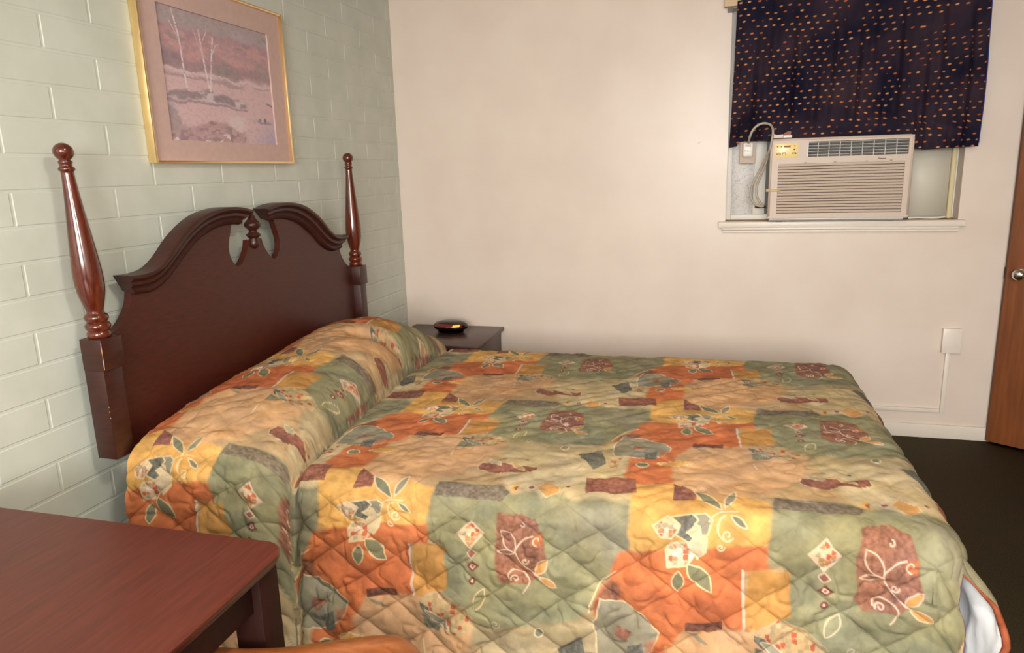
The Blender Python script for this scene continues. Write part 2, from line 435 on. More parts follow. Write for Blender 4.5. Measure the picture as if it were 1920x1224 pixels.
# ------------------------------------------------------------------ framed print
PY0, PY1, PZ0, PZ1 = -2.109, -1.239, 1.588, 2.236
pic = thing('framed_picture', (0.002, (PY0 + PY1) / 2, PZ0), 'gold metal framed landscape print with dusty pink mat on the block wall', 'picture')
bm = bmesh.new(); fw = .009
for a in ((PY0, PY0 + fw, PZ0, PZ1), (PY1 - fw, PY1, PZ0, PZ1), (PY0 + fw, PY1 - fw, PZ0, PZ0 + fw), (PY0 + fw, PY1 - fw, PZ1 - fw, PZ1)):
    box(bm, .001, .034, a[0], a[1], a[2], a[3], .0015)
obj('frame', bm, M['gold'], pic, sharp=40)
AY0, AY1, AZ0, AZ1 = -2.003, -1.343, 1.671, 2.137
bm = bmesh.new()
for a in ((PY0 + fw, AY0, PZ0 + fw, PZ1 - fw), (AY1, PY1 - fw, PZ0 + fw, PZ1 - fw), (AY0, AY1, PZ0 + fw, AZ0), (AY0, AY1, AZ1, PZ1 - fw)):
    box(bm, .012, .020, a[0], a[1], a[2], a[3])
obj('mat', bm, M['mat_board'], pic)
nu, nv = 300, 210
U, V = np.meshgrid(np.linspace(0, 1, nu), np.linspace(0, 1, nv), indexing='ij')
asp = (AY1 - AY0) / (AZ1 - AZ0)
wu = U * asp + .10 * (fbm(U * 9, V * 9, 3, 4) - .5) + .03 * (vnoise(U * 60, V * 60, 8) - .5); wv = V + .075 * (fbm(U * 8, V * 10, 5, 4) - .5) + .012 * (vnoise(U * 70, V * 50, 9) - .5)
C = np.zeros((nu, nv, 3)); C[:] = lin3((205, 170, 160))
def lay(col, cov):
    global C
    cov = np.clip(cov, 0, 1)[..., None]; C = C * (1 - cov) + lin3(col) * cov
n1 = fbm(U * 7, V * 9, 11, 4); n2 = fbm(U * 16, V * 22, 12, 4); n3 = fbm(U * 30, V * 40, 13, 3)
lay((150, 140, 128), sm((.24 - wv) / .10))
lay((170, 155, 162), sm((.16 - np.hypot(wu - 1.02, (wv - .12) * 1.6)) / .12) * .7)
lay((158, 108, 110), sm((wv - .11) / .06) * sm((.46 - wv) / .05) * (.55 + .7 * n1))
lay((188, 132, 122), sm((wv - .14) / .06) * sm((.40 - wv) / .06) * sm((n2 - .5) / .12))
lay((128, 118, 104), sm((wv - .02) / .06) * sm((.34 - wv) / .08) * sm((n1 - .53) / .08) * .8)
lay((108, 82, 88), sm((.36 - wu) / .25) * sm((wv - .27) / .07) * sm((.45 - wv) / .03))
lay((120, 92, 92), sm((wv - .34) / .05) * sm((.47 - wv) / .03) * (.3 + .7 * n2))
lay((112, 108, 96), sm((.15 - np.hypot((wu - .80) * .8, (wv - .42) * 1.2)) / .10) * (.45 + .55 * n2)); lay((112, 108, 98), sm((.10 - np.hypot((wu - .72) * .6, (wv - .45) * 2.0)) / .08) * .6)
lay((134, 120, 104), sm((.10 - np.hypot((wu - 1.3) * .6, (wv - .36))) / .06) * .8)
lay((214, 188, 178), sm((.012 - abs(wv - .455 - .03 * U)) / .008) * (.4 + n2))
lay((150, 128, 124), sm((.018 - abs(wv - .49 - .03 * U)) / .012) * sm((.75 - U) / .1) * .9)
lay((160, 140, 136), sm((.014 - abs(wv - .50)) / .012) * sm((U - .78) / .06) * .8)
isl = sm((wv - (.575 + .09 * abs(U - .36) ** 1.2 * 2.2)) / .02) * sm((.685 + .01 * n1 - wv) / .02) * sm((.73 - U) / .03)
lay((142, 128, 118), isl); lay((205, 192, 182), isl * sm((n2 - .52) / .08) * .9); lay((104, 90, 92), isl * sm((.46 - n2) / .06) * .7)
lay((118, 108, 118), sm((.016 - abs(wv - .70)) / .010) * sm((.74 - U) / .04) * .9)
lay((150, 150, 168), sm((.16 - np.hypot(wu * .9, (wv - .76) * 2.0)) / .14) * .8)
lay((156, 152, 168), sm((.36 - np.hypot((wu - 1.5) * .7, (wv - .98) * 1.5)) / .3) * .9)
lay((150, 140, 152), sm((.03 - abs(wv - .79 - .02 * n1)) / .02) * sm((U - .70) / .1) * .4)
lay((212, 196, 182), sm((.17 - np.hypot((wu - .86) * .8, (wv - .86) * 1.2)) / .12) * .8)
lay((132, 122, 112), sm((.085 - np.hypot((wu - .06), (wv - .83) * .75)) / .03) * .8)
lay((138, 120, 108), sm((wv - .83 - .2 * U) / .06) * sm((.26 - U) / .1) * (.4 + .6 * n2))
fg = sm((wv - (.945 - .10 * np.exp(-((U - .40) / .2) ** 2) - .04 * n2)) / .02) * sm((.72 - U) / .08)
lay((164, 122, 116), fg * (.5 + .6 * n2)); lay((118, 86, 88), fg * sm((n3 - .55) / .06) * .8)
lay((222, 208, 198), sm((wv - .93) / .03) * sm((n2 - .62) / .05) * sm((.8 - U) / .1))
lay((92, 84, 92), sm((.012 - abs(wv - .815)) / .008) * sm((U - .80) / .02) * sm((.985 - U) / .02) * .8)
lay((86, 80, 88), sm((.020 - np.hypot((U - .845) * asp, (V - .785))) / .01)); lay((80, 76, 86), sm((.026 - np.hypot((U - .90) * asp, (V - .785))) / .01))
lay((112, 104, 112), sm((.014 - abs(V - .63 - .3 * (U - .93))) / .008) * sm((U - .92) / .02))
def trunk(pts, w):
    P_ = cr(pts, 40); d = np.full(U.shape, 9.0)
    for a in P_:
        d = np.minimum(d, np.hypot((U - a[0]) * asp, V - a[1]))
    lay((226, 214, 206), sm((w - d) / .004) * (.55 + .7 * (n3 > .42)))
    lay((96, 84, 84), sm((w * .8 - d) / .004) * sm((n3 - .64) / .03) * .8)
trunk([(.13, .02), (.165, .22), (.175, .42), (.185, .58)], .012); trunk([(.335, .13), (.345, .28), (.36, .42), (.375, .56)], .013); trunk([(.45, .16), (.425, .32), (.40, .48), (.385, .585)], .012)
for pts in ([(.165, .25), (.13, .16), (.10, .10)], [(.345, .3), (.31, .2), (.29, .13)], [(.43, .3), (.47, .22), (.50, .2)], [(.36, .2), (.40, .12), (.41, .05)]): trunk(pts, .0055)
lay((190, 140, 96), sm((.035 - np.hypot((U - .355) * asp, (V - .30) * .5)) / .03) * .6)
lay((214, 194, 186), .10 + .24 * fbm(U * 40, V * 40, 70, 3)); lay((120, 104, 104), .16 * sm((fbm(U * 50, V * 70, 71, 3) - .55) / .1)); lay((218, 198, 190), np.full(U.shape, .10)); g_ = C.mean(-1, keepdims=True); C = np.clip((g_ + (C - g_) * .95) * np.array([[[1.04, 1.03, 1.22]]]), 0, 1)
P = np.zeros((nu, nv, 3)); P[..., 0] = .0125; P[..., 1] = AY0 - .002 + U * (AY1 - AY0 + .004); P[..., 2] = AZ1 + .002 - V * (AZ1 - AZ0 + .004)
me = grid_mesh('artwork', P, col=C)
pm = new_mat('watercolour print', (200, 170, 160), 0.6, 0.3)
at = nd(pm, 'ShaderNodeAttribute', attribute_name='dye'); lk(pm, at.outputs['Color'], bsdf(pm).inputs['Base Color'])
tag(link('artwork', me, pm, pic), 'watercolour of birches on a pink lake')

# ------------------------------------------------------------------ nightstand and clock
ns = thing('nightstand', (.36, -.29, 0), 'dark brown nightstand in the corner behind the bed', 'nightstand')
NZ = .562
boxo('top', .055, .662, -.545, -.006, NZ - .024, NZ, M['nightstand'], ns, .005)
bm = bmesh.new(); box(bm, .075, .640, -.520, -.012, .05, NZ - .0245, .002); obj('case', bm, M['nightstand'], ns, sharp=40)
for z0, z1 in ((.30, .52), (.07, .285)):
    dr = boxo('drawer', .090, .625, -.536, -.5205, z0, z1, M['nightstand'], ns, .003)
    bm = bmesh.new(); tube(bm, [(.30, -.538, (z0 + z1) / 2), (.31, -.556, (z0 + z1) / 2), (.40, -.556, (z0 + z1) / 2), (.41, -.538, (z0 + z1) / 2)], .005, 8); h = obj('handle', bm, M['brass_dark'], None, smooth=True); h.parent = dr
boxo('plinth', .090, .625, -.500, -.03, .001, .0495, M['nightstand'], ns)
ck = thing('clock_radio', (.375, -.205, NZ), 'small oval glossy black clock radio on the nightstand', 'clock')
bm = bmesh.new()
cxk, cyk, czk = .375, -.205, NZ + .040
prof = []
for a in np.linspace(-PI / 2, PI / 2, 20):
    r_ = math.copysign(abs(math.cos(a)) ** .62, 1); prof.append((math.sin(a), r_))
lathe(bm, [(max(min(s, 1), -1), r_) for s, r_ in prof], 0, 0, 48)
for v in bm.verts:
    x, y, z = v.co
    zz = math.copysign(abs(z) ** 1.15, z)
    v.co = (cxk + x * .112, cyk + y * .075, czk + zz * (.036 if z > 0 else .032) )
    v.co.z = max(v.co.z, NZ + .0075)
obj('case', bm, M['black_gloss'], ck, smooth=True)
bm = bmesh.new()
rows = []
for j in range(7):
    f = j / 6; row = []
    for i in range(25):
        u = -1 + i / 12
        a = -PI / 2 + u * 0.95
        # a band across the front upper face of the shell
        el = .10 + f * .62
        rr = math.cos(el) ** .62
        zz = math.sin(el) ** 1.15
        row.append(bm.verts.new((cxk + rr * math.cos(a) * .1135, cyk + rr * math.sin(a) * .0765, czk + zz * .0365)))
    rows.append(row)
for a, b in zip(rows[:-1], rows[1:]):
    for i in range(24): bm.faces.new((a[i], a[i + 1], b[i + 1], b[i]))
dw = obj('display_window', bm, M['smoke_red'], ck, smooth=True)
amber = new_mat('amber lit readout', (250, 190, 80), 0.3); bsdf(amber).inputs['Emission Color'].default_value = lin((255, 196, 84)); bsdf(amber).inputs['Emission Strength'].default_value = 0.55  # emissive amber patch laid over the right of the display window
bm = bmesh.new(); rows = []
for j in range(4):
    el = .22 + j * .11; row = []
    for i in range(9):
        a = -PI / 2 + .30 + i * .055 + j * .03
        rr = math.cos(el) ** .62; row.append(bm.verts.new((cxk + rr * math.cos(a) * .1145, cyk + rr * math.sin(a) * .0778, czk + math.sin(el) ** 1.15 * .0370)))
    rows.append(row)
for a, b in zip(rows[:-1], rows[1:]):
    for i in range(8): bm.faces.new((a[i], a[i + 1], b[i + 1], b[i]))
o = obj('patch', bm, amber, None, smooth=True); o.parent = dw; o['label'] = 'glowing amber patch'
bm = bmesh.new(); lathe(bm, [(NZ + .0005, .060), (NZ + .012, .070)], 0, 0, 32)
for v in bm.verts: v.co.x = cxk + v.co.x * 1.3; v.co.y = cyk + v.co.y * .9
obj('foot', bm, M['black_gloss'], ck, smooth=False)

# ------------------------------------------------------------------ table
TZ = .750; TX1, TY1, TX0, TY0 = 1.050, -3.018, .012, -4.75
tb = thing('table', (.53, -3.9, 0), 'red-brown wood-grain table with rounded corner in the near left foreground', 'table')
def rrect(x0, x1, y0, y1, r, n=10):
    out = []
    for cx_, cy_, a0 in ((x1 - r, y1 - r, 0), (x0 + r, y1 - r, PI / 2), (x0 + r, y0 + r, PI), (x1 - r, y0 + r, 3 * PI / 2)):
        for k_ in range(n + 1):
            a = a0 + PI / 2 * k_ / n; out.append((cx_ + r * math.cos(a), cy_ + r * math.sin(a)))
    return out
bm = bmesh.new()
lv = [(0.0, TZ - .0022), (-.0022, TZ)]
o1 = rrect(TX0, TX1, TY0, TY1, .055)
A = [bm.verts.new((x, y, TZ - .003)) for x, y in o1]
o2 = rrect(TX0 + .003, TX1 - .003, TY0 + .003, TY1 - .003, .052); B = [bm.verts.new((x, y, TZ)) for x, y in o2]
Cc = [bm.verts.new((x, y, TZ - .005)) for x, y in o1]
n = len(A)
for i in range(n):
    j = (i + 1) % n
    bm.faces.new((A[i], A[j], B[j], B[i])); bm.faces.new((Cc[i], Cc[j], A[j], A[i]))
bm.faces.new(B); bm.faces.new(Cc)
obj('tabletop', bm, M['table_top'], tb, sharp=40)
bm = bmesh.new(); prev = None
for off, z in ((.001, TZ - .0055), (.000, TZ - .010), (.002, TZ - .017), (.007, TZ - .021), (.007, TZ - .026), (.012, TZ - .031), (.016, TZ - .032)):
    ring = [bm.verts.new((x, y, z)) for x, y in rrect(TX0 + off, TX1 - off, TY0 + off, TY1 - off, .055 - off)]
    if prev:
        for i in range(n):
            j = (i + 1) % n; bm.faces.new((ring[i], ring[j], prev[j], prev[i]))
    else: bm.faces.new(ring)
    prev = ring
bm.faces.new(prev)
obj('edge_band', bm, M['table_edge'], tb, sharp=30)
AZ = TZ - .0325
for a in ((.985, 1.008, TY0 + .11, TY1 - .085), (.075, .098, TY0 + .11, TY1 - .085)):
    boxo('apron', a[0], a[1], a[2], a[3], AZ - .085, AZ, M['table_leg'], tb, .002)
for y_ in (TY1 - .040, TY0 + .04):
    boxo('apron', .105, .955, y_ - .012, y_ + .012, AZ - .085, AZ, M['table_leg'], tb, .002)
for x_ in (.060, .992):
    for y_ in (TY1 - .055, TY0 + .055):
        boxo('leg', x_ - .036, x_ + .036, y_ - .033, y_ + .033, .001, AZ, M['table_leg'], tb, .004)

# ------------------------------------------------------------------ chair
CZ = .597
chx, chy = 1.10, -3.42
ch = thing('chair', (chx, chy, 0), 'honey oak round-back wooden armchair tucked under the near table', 'chair')
pts = [(.905, -3.158), (.97, -3.155), (1.08, -3.150), (1.20, -3.142), (1.315, -3.138), (1.378, -3.158), (1.424, -3.225), (1.442, -3.32), (1.446, -3.42)]
pts = pts + [(x, 2 * chy - y) for x, y in reversed(pts[:-1])]
def railz(x): return float(np.interp(x, [.90, 1.0, 1.1, 1.16, 1.22, 1.29, 1.345, 1.44], [.566, .573, .590, .606, .622, .640, .652, .658]))
path = cr([(x, y, 0) for x, y in pts], 70); bm = bmesh.new(); rings = []
for i, p_ in enumerate(path):
    a = path[max(i - 1, 0)]; b = path[min(i + 1, len(path) - 1)]
    d = Vector((b[0] - a[0], b[1] - a[1], 0)).normalized(); s_ = Vector((-d.y, d.x, 0))
    zt = railz(p_[0]); dz = 0.0
    hw, hh = .019, .030
    prof_ = [(hw, -hh + .008), (hw, hh - .010), (hw - .004, hh - .003), (hw - .010, hh), (-hw + .010, hh), (-hw + .004, hh - .003), (-hw, hh - .010), (-hw, -hh + .008), (-hw + .008, -hh), (hw - .008, -hh)]
    rings.append([bm.verts.new(Vector((p_[0], p_[1], zt - hh + dz)) + s_ * u_ + Vector((0, 0, v_))) for u_, v_ in prof_])
for a, b in zip(rings[:-1], rings[1:]):
    for i in range(10):
        j = (i + 1) % 10; bm.faces.new((a[i], a[j], b[j], b[i]))
bm.faces.new(rings[0]); bm.faces.new(rings[-1]); obj('arm_rail', bm, M['chair_wood'], ch, sharp=50)
bm = bmesh.new(); seat = rrect(.93, 1.42, chy - .23, chy + .23, .09)
prism(bm, seat, 'z', .415, .448); obj('seat', bm, M['chair_wood'], ch, sharp=40)
for i in (6, 14, 20, 27, 35, 42, 49, 55, 63):
    q = path[i]; top = Vector((q[0], q[1], railz(q[0]) - .055)); bot = Vector((chx + .05 + (q[0] - chx - .05) * .82, chy + (q[1] - chy) * .78, .4485))
    bm = bmesh.new(); tube(bm, [bot, bot.lerp(top, .5), top], [.010, .013, .009], 10); obj('spindle', bm, M['chair_wood'], ch, smooth=True)
for sx, sy in ((-1, -1), (-1, 1), (1, -1), (1, 1)):
    top = Vector((1.15 + sx * .15, chy + sy * .15, .414)); bot = Vector((1.15 + sx * .20, chy + sy * .19, .001))
    bm = bmesh.new(); tube(bm, [top, top.lerp(bot, .3), top.lerp(bot, .6), bot], [.016, .021, .017, .013], 14); obj('leg', bm, M['chair_wood'], ch, smooth=True)
for sy in (-1, 1):
    bm = bmesh.new(); tube(bm, [(.975, chy + sy * .17, .20), (1.325, chy + sy * .17, .20)], .009, 10); obj('stretcher', bm, M['chair_wood'], ch, smooth=True)

# ------------------------------------------------------------------ curtain
RODZ = 2.372
cr_ = thing('curtain_rod', (2.56, -.05, 2.35), 'flat tan curtain track above the dark curtain', 'curtain rod')
bm = bmesh.new(); box(bm, 1.945, 3.21, -.074, -.066, 2.337, 2.395, .001); obj('track', bm, M['rod'], cr_)
for x_ in (1.945, 3.195):
    bm = bmesh.new(); box(bm, x_, x_ + .015, -.0655, -.0005, 2.345, 2.385, .001); obj('bracket', bm, M['rod'], cr_)
for x_ in (1.962, 3.185):
    bm = bmesh.new(); prism(bm, [(-.062, 2.336), (-.0008, 2.336), (-.0008, 2.318), (-.03, 2.326)], 'x', x_, x_ + .03 * (1 if x_ < 2.5 else -1)); obj('bracket_arm', bm, M['zinc'], cr_)
nu, nv = 420, 240
U, V = np.meshgrid(np.linspace(0, 1, nu), np.linspace(0, 1, nv), indexing='ij')
topz = 2.358 + .002 * np.sin(U * 37) - .006 * np.exp(-((U - .10) / .03) ** 2)
X0 = 2.010 - .016 * V ** 1.3; X1 = 3.172 + .012 * np.sin(V * 2.4) + .006 * V
X = X0 + (X1 - X0) * U
zb = np.interp(U, [0, .032, .044, .11, .165, .19, .30, .50, .70, .7475, .7525, .80, .90, 1.0],
               [1.618, 1.622, 1.647, 1.647, 1.642, 1.642, 1.642, 1.642, 1.642, 1.642, 1.580, 1.572, 1.576, 1.580])
Z = topz + (zb - topz) * V
am = sm(V / .5)
fold = .010 * np.sin(2 * PI * (U * 7.2 + .15 * V + .1)) + .008 * np.sin(2 * PI * (U * 11.7 - .35 * V) + 1.3) + .006 * np.sin(2 * PI * U * 19 + 2 * V)
fold += .010 * (fbm(U * 6, V * 3, 21) - .5) * 2
# bunched pleat where the cloth rests on the air conditioner
pk = np.exp(-((U - .62) / .10) ** 2) * sm((V - .62) / .35)
fold += .030 * pk * (1 - 2 * np.abs((U - .62) / .10).clip(0, 1)) + .010 * np.sin(U * 90) * pk * .4
onac = sm((U - .16) / .05) * sm((.80 - U) / .03) * sm((V - .80) / .2)
Y = -.096 + fold * (.35 + .65 * am) - .012 * onac
Y = np.minimum(Y, -.078)
onac = sm((U - .13) / .04) * sm((.79 - U) / .02) * sm((V - .80) / .15)
Y = Y * (1 - onac) + (-.0845 + np.clip((Y + .09) * .15, -.004, .004)) * onac
w_ = sm((V - .78) / .18) * sm((.15 - U) / .05); Y = Y * (1 - w_) + (-.014 + .2 * (Y + .09)) * w_
P = np.stack([X, Y, Z], -1)
du = np.cumsum(np.hypot(np.gradient(X, axis=0), np.gradient(Y, axis=0)), axis=0)
uvm = np.stack([du, (2.36 - Z)], -1)
cm = new_mat('navy cloth with orange flecks', (24, 22, 44), 0.85, 0.15)
uvn = nd(cm, 'ShaderNodeUVMap', uv_map='uv'); sp = nd(cm, 'ShaderNodeSeparateXYZ'); lk(cm, uvn.outputs['UV'], sp.inputs['Vector'])
def mth(op, a, b=None, c=None):
    n_ = nd(cm, 'ShaderNodeMath', operation=op)
    for i, v in enumerate((a, b, c)):
        if v is None: continue
        if isinstance(v, (int, float)): n_.inputs[i].default_value = v
        else: lk(cm, v, n_.inputs[i])
    return n_.outputs[0]
DX, DY = .0445, .0305
vr = mth('DIVIDE', sp.outputs['Y'], DY); row = mth('FLOOR', vr); fv = mth('SUBTRACT', mth('FRACT', vr), .5)
ur = mth('ADD', mth('DIVIDE', sp.outputs['X'], DX), mth('MULTIPLY', row, .5)); colm = mth('FLOOR', ur); fu = mth('SUBTRACT', mth('FRACT', ur), .5)
cv = nd(cm, 'ShaderNodeCombineXYZ'); lk(cm, colm, cv.inputs['X']); lk(cm, row, cv.inputs['Y'])
wn = nd(cm, 'ShaderNodeTexWhiteNoise', noise_dimensions='2D'); lk(cm, cv.outputs['Vector'], wn.inputs['Vector'])
wsp = nd(cm, 'ShaderNodeSeparateColor'); lk(cm, wn.outputs['Color'], wsp.inputs['Color'])
fu2 = mth('ADD', fu, mth('MULTIPLY', mth('SUBTRACT', wsp.outputs['Red'], .5), .16)); fv2 = mth('ADD', mth('ADD', fv, mth('MULTIPLY', mth('SUBTRACT', wsp.outputs['Green'], .5), .16)), mth('MULTIPLY', fu, .12))
dd = mth('SQRT', mth('ADD', mth('POWER', mth('MULTIPLY', fu2, DX / .0092), 2), mth('POWER', mth('MULTIPLY', fv2, DY / .0050), 2)))
core = mth('SUBTRACT', 1.0, mth('SMOOTH_MIN', dd, 1.0, .25)); mr = nd(cm, 'ShaderNodeMapRange'); lk(cm, dd, mr.inputs['Value']); mr.inputs['From Min'].default_value = .45; mr.inputs['From Max'].default_value = 1.15; mr.inputs['To Min'].default_value = 1; mr.inputs['To Max'].default_value = 0
n2_ = nd(cm, 'ShaderNodeTexNoise'); n2_.inputs['Scale'].default_value = 9.0; lk(cm, uvn.outputs['UV'], n2_.inputs['Vector'])
vis = mth('MULTIPLY_ADD', n2_.outputs['Fac'], 3.0, -1.28)
msk = mth('MULTIPLY', mr.outputs['Result'], mth('MULTIPLY', mth('GREATER_THAN', wsp.outputs['Blue'], vis), mth('ADD', mth('MULTIPLY', wsp.outputs['Blue'], .6), .4)))
nz = nd(cm, 'ShaderNodeTexNoise'); nz.inputs['Scale'].default_value = 3.2; nz.inputs['Detail'].default_value = 3; lk(cm, uvn.outputs['UV'], nz.inputs['Vector'])
rp = nd(cm, 'ShaderNodeValToRGB'); rp.color_ramp.elements[0].color = lin((21, 20, 40)); rp.color_ramp.elements[1].color = lin((56, 42, 52)); rp.color_ramp.elements[0].position = .38; rp.color_ramp.elements[1].position = .64
lk(cm, nz.outputs['Fac'], rp.inputs['Fac'])
oc = nd(cm, 'ShaderNodeValToRGB'); oc.color_ramp.elements[0].color = lin((190, 96, 48)); oc.color_ramp.elements[1].color = lin((232, 166, 110)); lk(cm, wsp.outputs['Red'], oc.inputs['Fac'])
mx = nd(cm, 'ShaderNodeMixRGB'); lk(cm, msk, mx.inputs['Fac']); lk(cm, rp.outputs['Color'], mx.inputs['Color1']); lk(cm, oc.outputs['Color'], mx.inputs['Color2']); lk(cm, mx.outputs['Color'], bsdf(cm).inputs['Base Color'])
cu = thing('curtain', (2.58, -.09, 1.58), 'short navy curtain flecked with orange covering the window above the air conditioner', 'curtain')
me = grid_mesh('cloth', P, uv=uvm); co = link('cloth', me, cm, cu)
s_ = co.modifiers.new('thick', 'SOLIDIFY'); s_.thickness = .002; s_.offset = 1
bm = bmesh.new(); tube(bm, [(X[i, 0], Y[i, 0] - .001, Z[i, 0] + .003) for i in range(0, nu, 6)], .003, 6); tag(obj('top_hem', bm, M['plug_white'], cu, smooth=True), 'white frayed top hem')
bl = new_mat('blue selvedge', (36, 58, 130), 0.8)
bm = bmesh.new(); tube(bm, [(X[-1, j] + .001, Y[-1, j], Z[-1, j]) for j in range(0, nv, 6)], .0022, 6, up=(0, 1, 0)); tag(obj('selvedge', bm, bl, cu, smooth=True), 'blue side edge')

# ------------------------------------------------------------------ air conditioner
FY = -.142                                             # plane of the front face
ac = thing('air_conditioner', (2.55, .0, 1.212), 'beige window air conditioner sitting on the sill', 'air conditioner')
AX0, AX1, AZ0, AZ1 = 2.203, 2.884, 1.2365, 1.6475
boxo('case', AX0 + .012, AX1 - .012, -.092, .42, 1.2150, AZ1 - .008, M['ac_case'], ac, .004)
for x_ in (AX0 + .05, AX1 - .08):
    boxo('foot', x_, x_ + .03, -.08, .10, 1.2122, 1.2149, M['ac_dark'], ac)
# bezel: a frame around the air outlet and the intake grille
OX0, OX1, OZ0, OZ1 = 2.384, 2.862, 1.553, 1.630
GX0, GX1, GZ0, GZ1 = 2.245, 2.850, 1.262, 1.520
bm = bmesh.new()
for a in ((AX0, OX0, OZ0, OZ1), (OX1, AX1, OZ0, OZ1), (AX0, AX1, OZ1, AZ1), (AX0, AX1, GZ1, OZ0), (AX0, GX0, GZ0, GZ1), (GX1, AX1, GZ0, GZ1), (AX0, AX1, AZ0, GZ0)):
    box(bm, a[0], a[1], FY, -.093, a[2], a[3])
bmesh.ops.remove_doubles(bm, verts=bm.verts[:], dist=1e-5)
seen = {}
for f in bm.faces[:]:
    key = tuple(sorted(v.index for v in f.verts)); seen.setdefault(key, []).append(f)
obj('bezel', bm, M['ac_plastic'], ac)
bm = bmesh.new(); tube(bm, [(AX0 + .004, FY + .004, AZ0 + .01), (AX0 + .004, FY + .004, AZ1 - .012), (AX0 + .012, FY + .004, AZ1 - .003), (AX1 - .014, FY + .004, AZ1 - .003), (AX1 - .004, FY + .004, AZ1 - .014), (AX1 - .004, FY + .004, AZ0 + .01)], .0065, 10, up=(0, 1, 0)); obj('bezel_rim', bm, M['ac_plastic'], ac, smooth=True)
boxo('bottom_lip', AX0 + .01, AX1 - .02, FY + .004, -.095, AZ0 - .010, AZ0 - .0005, M['ac_vane'], ac, .002)
gr = boxo('intake_grille', GX0, GX1, -.098, -.0935, GZ0, GZ1, M['ac_gap'], ac)
bm = bmesh.new(); ns_ = 17
for i in range(ns_):
    z0 = GZ0 + (GZ1 - GZ0) * i / ns_; z1 = GZ0 + (GZ1 - GZ0) * (i + 1) / ns_
    prism(bm, [(FY + .004, z0 + .0030), (FY + .001, z1 - .0008), (FY + .006, z1 - .0002), (-.100, z1 - .004), (-.100, z0 + .0002), (FY + .010, z0 + .0014)], 'x', GX0 + .0005, GX1 - .0005)
o = obj('slats', bm, M['ac_plastic'], None); o.parent = gr
ou = boxo('air_outlet', OX0, OX1, -.098, -.0935, OZ0, OZ1, M['ac_dark'], ac)
bm = bmesh.new()
for i in range(5):
    zc = OZ0 + (OZ1 - OZ0) * (i + .5) / 5
    prism(bm, [(FY + .008, zc + .0050), (FY + .006, zc + .0024), (-.104, zc - .0058), (-.103, zc - .0026)], 'x', OX0 + .001, OX1 - .001)
for i in range(1, 9):
    x_ = OX0 + (OX1 - OX0) * i / 9
    box(bm, x_ - .0016, x_ + .0016, FY + .012, -.100, OZ0 + .001, OZ1 - .001)
box(bm, OX0 + .0005, OX0 + .006, FY + .003, -.1, OZ0 + .001, OZ1 - .001)
o = obj('vanes', bm, M['ac_vane'], None); o.parent = ou
cp = boxo('control_panel', 2.222, 2.338, FY - .0014, FY + .001, 1.555, 1.626, M['panel_yellow'], ac, .001)
def marks(name, rects, mat, par):
    bm = bmesh.new()
    for a in rects: box(bm, a[0], a[1], FY - .0022, FY - .0015, a[2], a[3])
    o_ = obj(name, bm, mat, None); o_.parent = par
R_ = [(2.236, 2.256, 1.6125, 1.6150), (2.233, 2.238, 1.608, 1.6125), (2.253, 2.257, 1.607, 1.6125), (2.240, 2.252, 1.6045, 1.6055),
      (2.316, 2.325, 1.6095, 1.6140), (2.316, 2.324, 1.592, 1.597), (2.318, 2.321, 1.589, 1.592), (2.309, 2.331, 1.5735, 1.5770), (2.311, 2.315, 1.5715, 1.5735), (2.322, 2.331, 1.5705, 1.5735),
      (2.231, 2.2335, 1.573, 1.579), (2.232, 2.239, 1.5700, 1.573), (2.238, 2.2405, 1.573, 1.579), (2.2445, 2.252, 1.5765, 1.5790), (2.2505, 2.2530, 1.566, 1.5765), (2.244, 2.2505, 1.5660, 1.5680), (2.244, 2.2465, 1.572, 1.5765), (2.245, 2.2505, 1.5705, 1.5725),
      (2.260, 2.263, 1.567, 1.577), (2.262, 2.279, 1.5765, 1.5795), (2.277, 2.2795, 1.5675, 1.5765), (2.266, 2.268, 1.573, 1.5765),
      (2.230, 2.285, 1.5895, 1.5903), (2.2842, 2.2852, 1.583, 1.5895)]
marks('panel_markings', R_, M['ink'], cp)
marks('panel_display', [(2.268, 2.301, 1.6060, 1.6150)], M['ink_red'], cp)
bm = bmesh.new()
for a, w_ in (([(2.7235, 1.5348), (2.727, 1.5372), (2.732, 1.5352), (2.738, 1.5356), (2.744, 1.5340), (2.752, 1.5345), (2.7605, 1.5338)], .0016),):
    tube(bm, [(x, FY - .0008, z) for x, z in a], w_, 6, .0006, up=(0, 1, 0))
tag(obj('nameplate', bm, M['ink'], ac), 'small dark script nameplate')
for x_ in (2.372, 2.515, 2.665, 2.78):
    boxo('catch', x_, x_ + .012, FY - .0006, FY + .0005, 1.5235, 1.5255, M['ink'], ac)
boxo('tape_strip', 2.188, 2.262, FY - .0012, FY - .0002, 1.377, 1.391, M['tape'], ac)
